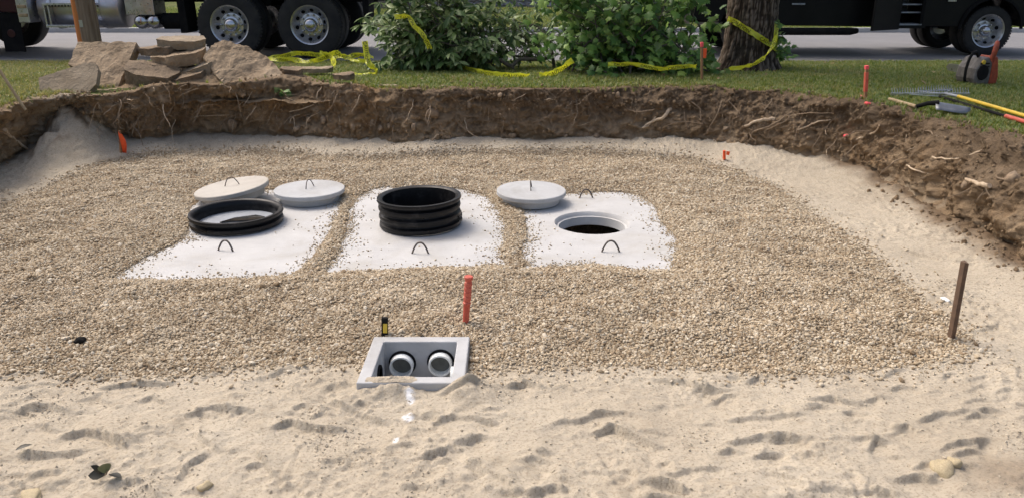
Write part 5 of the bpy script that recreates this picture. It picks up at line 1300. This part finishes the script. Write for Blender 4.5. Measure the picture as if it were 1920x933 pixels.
# fuel tank: chrome drum on its side with strap frame and steps
r_f = .33; zt = lz(55)+r_f; x0, x1 = lx(70), lx(229); Mx = TR(x0, .32, zt) @ RY(R(90)); Lf = x1-x0
mb = MB(); mb.lathe([(.05, 0), (r_f-.05, .012), (r_f-.012, .035), (r_f, .07), (r_f, Lf-.07), (r_f-.012, Lf-.035), (r_f-.05, Lf-.012), (.05, Lf)], 64, Mx); ft = mb.build('fuel_tank', M['tank'], t, smooth=35)
for u in (97, 188):
    mb = MB(); mb.lathe([(r_f+.002, lx(u)-x0-.03), (r_f+.012, lx(u)-x0-.028), (r_f+.012, lx(u)-x0+.028), (r_f+.002, lx(u)-x0+.03)], 64, Mx, closed=True); mb.build('tank_strap', M['alu'], ft, smooth=30)
mb = MB(); zb, zt2 = lz(52), lz(10)
for v in (49, 8): mb.box(((lx(93)+lx(190))/2, -.05, lz(v)), (lx(190)-lx(93), .16, .045))
for u in (94, 102): mb.box((lx(u), -.06, (zb+zt2)/2), (.028, .10, zt2-zb))
mb.build('tank_step', M['alu'], ft, bevel=.006)
mb = MB()
for i in range(16): mb.box((lx(106)+i*.052, -.134, lz(11)), (.024, .008, .022))
mb.build('step_grip', M['blackmatte'], ft)
# battery box and air tanks
mb = MB(); mb.box(((lx(237)+lx(291))/2, .25, lz(29)+.24), (lx(291)-lx(237), .45, .48)); mb.build('battery_box', M['alu'], t, bevel=.012)
for u, v in ((260, 42), (284, 42)):
    Mx = TR(lx(u), .10, lz(v)) @ FACE @ RY(R(0)); rr_ = .112
    mb = MB(); mb.lathe([(rr_, -.55), (rr_, 0), (rr_*.94, .035), (rr_*.7, .062), (rr_*.35, .075), (.001, .08)], 32, Mx); o = mb.build('air_tank', M['chrome'], t, smooth=40)
    mb = MB(); mb.lathe([(.016, .075), (.016, .10), (.001, .10)], 8, Mx); mb.build('drain_plug', M['steel'], o)
    mb = MB(); mb.box((lx(u), .2, lz(v)+.14), (.03, .3, .1)); mb.build('tank_bracket', M['blackmatte'], o)
mb = MB(); mb.tube([(lx(292), .35, lz(42)), (lx(325), .35, lz(42))], .13, 24); mb.build('air_reservoir', M['blackmatte'], t, smooth=40)
mb = MB(); mb.tube([(lx(225), .3, lz(30)), (lx(215), .35, lz(6)), (lx(240), .4, lz(-20))], .05, 12); mb.build('exhaust_pipe', M['alu'], t, smooth=40)

# ------------------------------------------------------------------ black service truck
TY2 = 13.55; tx = PY(1852, 60, TY2).x; ty = TY2
t = empty('service_truck', (tx, ty, ROAD_Z), 'black service truck with an open side compartment behind the lawn', 'truck')
def lx(u, y=TY2, v=40): return PY(u, v, y).x - tx
def lz(v, y=TY2, u=1700): return PY(u, v, y).z - ROAD_Z
R1 = .405; z1 = R1+.004
wheel(t, 0, 0, z1, R1, .22, .262, .15, 8, .032, .085, 8)
tyre(t, 0, .27, z1, R1, .22, .255); tyre(t, 0, 1.42, z1, R1, .22, .255); tyre(t, 0, 1.70, z1, R1, .22, .255)
xfr = lx(1404); tyre(t, xfr, .02, z1, R1, .24, .255); tyre(t, xfr, 1.65, z1, R1, .24, .255)
za = lz(50)
xr = lx(1990); xa = lx(1728)
mb = MB(); mb.prism([(xa, za)] + [(-.50, za)] + arc_pts((0, z1+.02), .50, 180, 0, 18)[1:-1] + [(.50, za), (xr, za), (xr, 1.75), (xa, 1.75)], -.03, .62, 'y'); mb.build('service_body', M['black'], t, bevel=.012)
mb = MB(); V = []
for i, (x, z) in enumerate(arc_pts((0, z1+.02), .50, 178, 2, 24)):
    x2, z2 = arc_pts((0, z1+.02), .545, 178, 2, 24)[i]; V += [(x, -.075, z), (x2, -.060, z2), (x2, -.031, z2), (x, -.031, z)]
mb.add(V, [(i*4+j, i*4+(j+1) % 4, i*4+4+(j+1) % 4, i*4+4+j) for i in range(24) for j in range(4)] + [(0, 1, 2, 3), (99, 98, 97, 96)]); mb.build('wheel_flare', M['rubber_black'], t, smooth=40)
mb = MB(); mb.prism([(xr, za+.05), (xr, 1.75), (xa, 1.75), (xa, za+.05)], 1.2, 1.95, 'y'); mb.box(((xr+xa)/2, .9, 1.0), (xr-xa, .6, .5)); mb.build('far_body', M['black'], t)
# open compartment: box with shelves
x0, x1 = lx(1684), lx(1727); zb = lz(45)
mb = MB(); mb.box(((x0+x1)/2, .56, (zb+1.75)/2), (x1-x0, .03, 1.75-zb)); mb.box(((x0+x1)/2, .27, zb-.012), (x1-x0+.04, .58, .024)); mb.box((x0+.012, .27, (zb+1.75)/2), (.024, .54, 1.75-zb)); mb.build('open_compartment', M['greymetal'], t)
for v in (24, 9, -10):
    mb = MB(); mb.box(((x0+x1)/2, .28, lz(v)), (x1-x0-.03, .5, .02)); mb.build('shelf', M['greymetal'], t)
mb = MB(); mb.box(((x0+x1)/2+.02, .05, zb-.05), (x1-x0+.12, .16, .05)); mb.build('door_sill', M['black'], t, bevel=.008)
mb = MB(); mb.box((x1-.02, -.04, (zb+1.75)/2), (.05, .03, 1.75-zb)); mb.build('door_seal', M['rubber_black'], t, bevel=.005)
# open door, swung out towards the viewer
hp = Vector((x0, -.03, 0)); e = Vector((x0-.62, -.42, 0)); mb = MB(); zb2 = lz(52); n_ = Vector((.42, -.62, 0)).normalized()*.02
A_ = [hp, e]
V = []
for q in (hp, e):
    for zz in (zb2-.03, 1.75):
        V += [q+n_+Vector((0, 0, zz)), q-n_+Vector((0, 0, zz))]
mb.add(V, [(0, 4, 6, 2), (1, 3, 7, 5), (0, 1, 5, 4), (2, 6, 7, 3), (0, 2, 3, 1), (4, 5, 7, 6)]); mb.build('compartment_door', M['black'], t, bevel=.006)
# cab with sill step
xc0, xc1 = lx(1300), lx(1668)
mb = MB(); mb.prism([(xc0-.1, .62), (xfr-.50, .55)] + arc_pts((xfr, z1+.02), .49, 180, 5, 14) + [(xfr+.5, .50), (lx(1610), za), (xc1, za), (xc1, 1.95), (lx(1480), 1.98), (lx(1430), 1.35), (xc0, 1.2)], 0, 1.9, 'y'); mb.build('cab', M['black'], t, bevel=.02)
mb = MB(); mb.box((lx(1550), -.012, 1.62), (.75, .02, .45)); mb.build('door_window', M['water'], t, bevel=.02)
mb = MB(); mb.box((lx(1493), -.012, lz(8)), (.22, .02, .028)); mb.build('badge', M['greymetal'], t, bevel=.004)
mb = MB(); mb.box((lx(1776), -.04, lz(0)), (.14, .02, .06)); mb.build('latch_plate', M['alu'], t, bevel=.004)
mb = MB(); mb.tube([(lx(1452), -.04, lz(59)), (lx(1595), -.04, lz(59)), (lx(1609), -.02, lz(58))], [.062, .062, .045], 16); mb.build('running_board', M['blackmatte'], t, smooth=40)
mb = MB(); mb.box((xc0-.12, .95, .62), (.14, 1.95, .26)); mb.build('front_bumper', M['chrome'], t, bevel=.03)
mb = MB()
for yy in (.55, 1.3): mb.box(((xc0+xr)/2, yy, .62), (xr-xc0, .08, .18))
mb.tube([(0, .3, z1), (0, 1.6, z1)], .06, 12); mb.tube([(xfr, .25, z1), (xfr, 1.5, z1)], .05, 12); mb.lathe([(.05, -.18), (.17, -.12), (.17, .12), (.05, .18)], 16, TR(0, .95, z1) @ FACE); mb.build('chassis', M['blackmatte'], t, smooth=40)

# ------------------------------------------------------------------ utility pole, stone wall, board fence
p = PY(164, 60, 11.75); t = empty('utility_pole', (p.x+.01, 11.75, .58), 'round wooden utility pole with an orange stained side', 'pole')
mb = MB(); mb.lathe([(.165, -.1), (.160, .4), (.152, 2.5), (.145, 5.)], 32); mb.build('pole_shaft', M['pole'], t, smooth=40)
mb = MB(); mb.box((.0, -.158, .62), (.05, .004, .10)); mb.build('tag_plate', M['alu'], t)
wy = 32.; wx0, wx1 = PY(742, 8, wy).x, PY(1110, 8, wy).x
t = empty('stone_wall', ((wx0+wx1)/2, wy, .66), 'grey fieldstone wall across the street', 'wall')
mb = MB(); mb.box((0, .25, .55), (wx1-wx0, .38, 1.1)); mb.build('wall_core', M['stonewall'], t)
smesh = [clod_mesh(60+i) for i in range(6)]
for s_ in smesh: s_.materials.append(M['stonewall'])
rs = random.Random(77); z = 0.
while z < 1.05:
    h = rs.uniform(.16, .26); x = wx0-(wx0+wx1)/2
    while x < (wx1-wx0)/2:
        w_ = rs.uniform(.22, .5); o = obj('stone', rs.choice(smesh), None, t, (x+w_/2, .06, z+h/2)); o.scale = (w_*.50, .10, h*.66); o.rotation_euler = (0, rs.gauss(0, .1), 0); x += w_*.96
    z += h*.94
mb = MB(); mb.box((0, -.22, .0), (wx1-wx0, .3, .05)); mb.build('wall_footing', M['wood'], t)
fy = 30.; x0 = PY(690, 5, fy).x; x1 = PY(748, 5, fy).x
t = empty('board_fence', ((x0+x1)/2, fy, .64), 'weathered board fence between the dump truck and the stone wall', 'fence')
n_ = 8; w_ = (x1-x0)/n_
for i in range(n_):
    mb = MB(); mb.prism([(-w_*.47, 0), (w_*.47, 0), (w_*.47, 1.35), (0, 1.42), (-w_*.47, 1.35)], 0, .022, 'y'); mb.build('board', M['fence'], t, loc=(x0-(x0+x1)/2+(i+.5)*w_, rs.uniform(0, .01), .03))
mb = MB()
for zz in (.35, 1.1): mb.box((0, .06, zz), (x1-x0, .04, .09))
mb.build('rail', M['fence'], t)

# ------------------------------------------------------------------ tools on the lawn
def gl(u, v, z=.675): return P(u, v, z)
# chainsaw seen from behind its handle
b = gl(1836, 158); t = empty('chainsaw', b, 'worn orange and grey chainsaw standing on the lawn', 'chainsaw', rz=R(8)); t.scale = (1.12, 1.12, 1.38)
mb = MB(); mb.prism([(-.10, .0), (.06, .0), (.075, .06), (.07, .16), (.02, .225), (-.05, .215), (-.115, .13), (-.125, .05)], -.06, .22, 'y'); mb.build('engine_body', M['sawgrey'], t, bevel=.018)
for k_ in range(5):
    mb = MB(); mb.box((-.03, -.066, .07+k_*.026), (.10, .012, .009)); mb.build('cooling_slot', M['blackmatte'], t, bevel=.002)
mb = MB(); mb.tube([(-.03, .05, .22), (-.08, .03, .26), (-.13, .01, .255), (-.165, 0, .21), (-.182, 0, .13), (-.18, 0, .05), (-.15, .02, .012), (-.10, .04, .01)], .014, 10); mb.build('front_handle', M['blackmatte'], t, smooth=60)
mb = MB(); mb.prism([(.05, .0), (.135, .005), (.145, .06), (.125, .14), (.105, .22), (.075, .235), (.05, .16)], -.07, .16, 'y'); mb.build('side_cover', M['chainsaw'], t, bevel=.014)
mb = MB(); mb.tube([(.04, -.05, .20), (.05, -.06, .27), (.068, -.05, .325), (.085, -.03, .335), (.10, -.02, .30), (.105, 0, .23)], [.020, .022, .024, .022, .020, .018], 10); mb.build('rear_handle', M['chainsaw'], t, smooth=60)
mb = MB(); mb.lathe([(.055, -.02), (.062, 0), (.058, .012), (.02, .016), (.001, .016)], 24, TR(-.035, -.06, .10) @ FACE); mb.build('starter_cover', M['blackmatte'], t, smooth=40)
mb = MB(); mb.lathe([(.018, 0), (.018, .018), (.001, .02)], 14, TR(-.055, -.062, .185) @ FACE); mb.build('fuel_cap', M['yellow'], t, smooth=40)
mb = MB(); mb.prism([(.20, .045), (.62, .055), (.66, .085), (.62, .115), (.20, .125)], .085, .093, 'x'); mb.build('guide_bar', M['alu'], t)
# wide landscape rake with black pole and red grip
a, b, c_, e = gl(1670, 177, .70), gl(1818, 177, .70), gl(1762, 181, .70), gl(1960, 240, .70)
t = empty('landscape_rake', ((a+b)/2).to_tuple(), 'wide metal landscape rake with black pole and red grip on the lawn', 'rake'); o0 = (a+b)/2
mb = MB(); dd = (b-a); mb.box((0, 0, 0), (dd.length, .02, .028), Matrix.Rotation(math.atan2(dd.y, dd.x), 4, 'Z')); mb.build('rake_bar', M['alu'], t, bevel=.003)
for i in range(30):
    q = a.lerp(b, (i+.5)/30)-o0; mb = MB(); mb.tube([q, q+Vector((0, .008, .03)), q+Vector((0, .03, .062))], [.004, .0035, .002], 5); mb.build('tine', M['alu'], t, smooth=60)
for q in (a.lerp(b, .22), a.lerp(b, .80)):
    mb = MB(); mb.tube([q-o0, q.lerp(c_, .6)-o0+Vector((0, -.02, 0)), c_-o0], .005, 6); mb.build('brace_wire', M['alu'], t, smooth=60)
m1 = c_.lerp(e, .68)
mb = MB(); mb.tube([c_-o0, m1-o0], .014, 12); mb.build('pole', M['blackmatte'], t, smooth=60)
mb = MB(); mb.tube([m1-o0, e-o0], .019, 12); mb.build('grip', M['red'], t, smooth=60)
# yellow-handled bow rake behind it
a, e = gl(1797, 181, .715), gl(1975, 233, .715); h0 = gl(1750, 171, .70); t = empty('bow_rake', a, 'yellow fibreglass-handled bow rake lying behind the landscape rake', 'rake')
mb = MB(); mb.tube([(0, 0, 0), e-a], .017, 12); mb.build('handle_shaft', M['yellow'], t, smooth=60)
mb = MB(); mb.tube([(0, 0, 0), (h0-a)*.55], .014, 10); mb.build('ferrule', M['greymetal'], t, smooth=60)
hd = Vector((.42, .10, 0)); hc = (h0-a)*.9+Vector((.02, .06, 0))
mb = MB(); mb.tube([hc-hd*.5, hc+hd*.5], .009, 6); mb.tube([(h0-a)*.55, hc-hd*.45], .006, 6); mb.tube([(h0-a)*.55, hc+hd*.45], .006, 6); mb.build('rake_head', M['greymetal'], t, smooth=60)
for i in range(14):
    q = hc-hd*.5+hd*((i+.5)/14); mb = MB(); mb.tube([q, q+Vector((0, .01, .055))], [.005, .002], 5); mb.build('tine', M['greymetal'], t, smooth=60)
# shovel
b0 = gl(1752, 204, .70); b1 = b0+Vector((.155, -.06, 0)); hs = gl(1668, 186, .70); t = empty('shovel', b0, 'grey steel shovel blade lying by the bank edge, handle towards the orange stake', 'shovel')
ax_ = (b1-b0); Ls = ax_.length; ax_.normalize(); sd_ = Vector((ax_.y, -ax_.x, 0)); V = []
nu, nv = 9, 7
for i in range(nu):
    f = i/(nu-1); wd = .092*(math.sqrt(max(0, 1-max(0, (f-.45)/.56)**2.2)))
    for j in range(nv):
        g2 = (j/(nv-1)-.5)*2; V.append(ax_*(Ls*1.75*f)+sd_*(wd*g2)+Vector((0, 0, .030-.022*g2+.025*(1-g2*g2)-.035*f)))
mb = MB(); mb.add(V, [(i*nv+j, i*nv+j+1, (i+1)*nv+j+1, (i+1)*nv+j) for i in range(nu-1) for j in range(nv-1)]); o = mb.build('blade', M['shovelsteel'], t, smooth=70); s_ = o.modifiers.new('thick', 'SOLIDIFY'); s_.thickness = .003
mb = MB(); mb.tube([ax_*.03+Vector((0, 0, .055)), ax_*(-.06)+Vector((0, 0, .045)), (gl(1718, 200, .71)-b0)], [.026, .020, .018], 12); mb.build('socket', M['blackmatte'], t, smooth=60)
mb = MB(); mb.tube([(gl(1718, 200, .71)-b0), hs-b0], .017, 12); mb.build('handle_shaft', M['wood_pale'], t, smooth=60)

# ------------------------------------------------------------------ small things on the sand and gravel
def stone_thing(u, v, z, s_, label, seed, m_='pebble'):
    bm = bmesh.new(); bmesh.ops.create_icosphere(bm, subdivisions=3, radius=1); off = Vector((seed, seed*2, 0))
    for v_ in bm.verts: v_.co *= 1+.5*mn.noise(v_.co*1.0+off)+.14*mn.noise(v_.co*2.6+off)
    me = bpy.data.meshes.new('loose_stone'); bm.to_mesh(me); bm.free(); me.polygons.foreach_set('use_smooth', [True]*len(me.polygons))
    p = P(u, v, z); o = obj('loose_stone', me, M[m_], None, p); o.scale = s_; o.rotation_euler = (0, 0, seed); return tag(o, label, 'stone', 'loose stones on the sand')
stone_thing(1766, 879, .02, (.052, .040, .033), 'larger of two pale cream stones half sunk in the sand', 1.)
stone_thing(1789, 867, .035, (.032, .026, .022), 'smaller pale cream stone touching the larger one', 2.2)
stone_thing(150, 637, .05, (.030, .020, .016), 'dark lump lying on the pale gravel', 3.3, 'blackmatte')
stone_thing(385, 912, .02, (.03, .024, .02), 'buff stone in the foreground sand beside a boot print', 4.1)
stone_thing(60, 930, .015, (.055, .03, .02), 'yellowish stone at the lower edge of the sand', 5.4)
stone_thing(1772, 560, .03, (.022, .03, .008), 'small flat white scrap on the sand near the bare stake', 6.4, 'pvc')
t0 = P(200, 893, .03); t = empty('wilted_sprig', t0, 'dark wilted leaf sprig standing in the foreground sand', 'leaves')
rs = random.Random(4)
for (du, dv, s_, dx_) in ((2, -36, .065, .10), (-22, -22, .045, -.25), (-6, -4, .05, -.8), (14, 2, .05, .9)):
    V, Fc = LEAF['a']; d_ = Vector((dx_, -.25, .9 if dv < -10 else .15)); Mx = leaf_M(Vector((du/640*.5, 0, .012 if dv > -10 else .015)), d_, s_*1.2, rs); mb = MB(); mb.add([Mx @ Vector((v[0]*1.6, v[1], v[2])) for v in V], Fc); o = mb.build('leaf', M['leaf_dark'], t, smooth=80)
mb = MB(); mb.tube([(-.03, 0, -.005), (0, 0, .012), (.01, -.005, .03)], .003, 6); mb.build('stem', M['root'], t)
t0 = P(30, 848, .03); t = empty('dry_leaf', t0, 'single dark curled leaf lying on the sand at the edge of a scuff', 'leaf'); V, Fc = LEAF['a']; Mx = leaf_M(Vector((0, 0, .012)), Vector((.7, .5, .25)), .06, rs); mb = MB(); mb.add([Mx @ Vector(v) for v in V], Fc); mb.build('leaf_blade', M['leaf_dark'], t, smooth=80)
q = bank_at(531, 172); t = empty('green_sprig', q, 'small bunch of green leaves stuck on the bank below the rubble', 'leaves')
for k_ in range(9):
    V, Fc = LEAF['b']; Mx = leaf_M(Vector((rs.gauss(0, .04), rs.gauss(-.03, .015), rs.gauss(.01, .02))), Vector((rs.gauss(0, 1), -.5, rs.gauss(-.2, .4))), rs.uniform(.05, .08), rs); mb = MB(); mb.add([Mx @ Vector(v) for v in V], Fc); mb.build('leaf', M['leaf_b'], t, smooth=80)
# fallen leaves on the lawn
BROWN = [LEAFME['a'].copy(), LEAFME['b'].copy()]
for me in BROWN: me.materials.clear(); me.materials.append(M['leaf_brown'])
n = 380; cx = np.random.uniform(-7.5, 7.5, n); cy = np.random.uniform(8.75, 12.2, n); s_ = sdpoly(cx, cy, TPOLY) < -.03; cx, cy = cx[s_], cy[s_]; n = len(cx); zz = lawn_z(cx, cy)+.02
variants_scatter('fallen_leaves', np.column_stack([cx, cy, zz]), np.column_stack([np.random.normal(0, .4, n), np.random.normal(0, .4, n), np.random.uniform(0, 6.28, n)]), np.random.uniform(.04, .085, n)[:, None]*np.ones((n, 3)), np.random.randint(0, 2, n), BROWN, M['leaf_brown'])
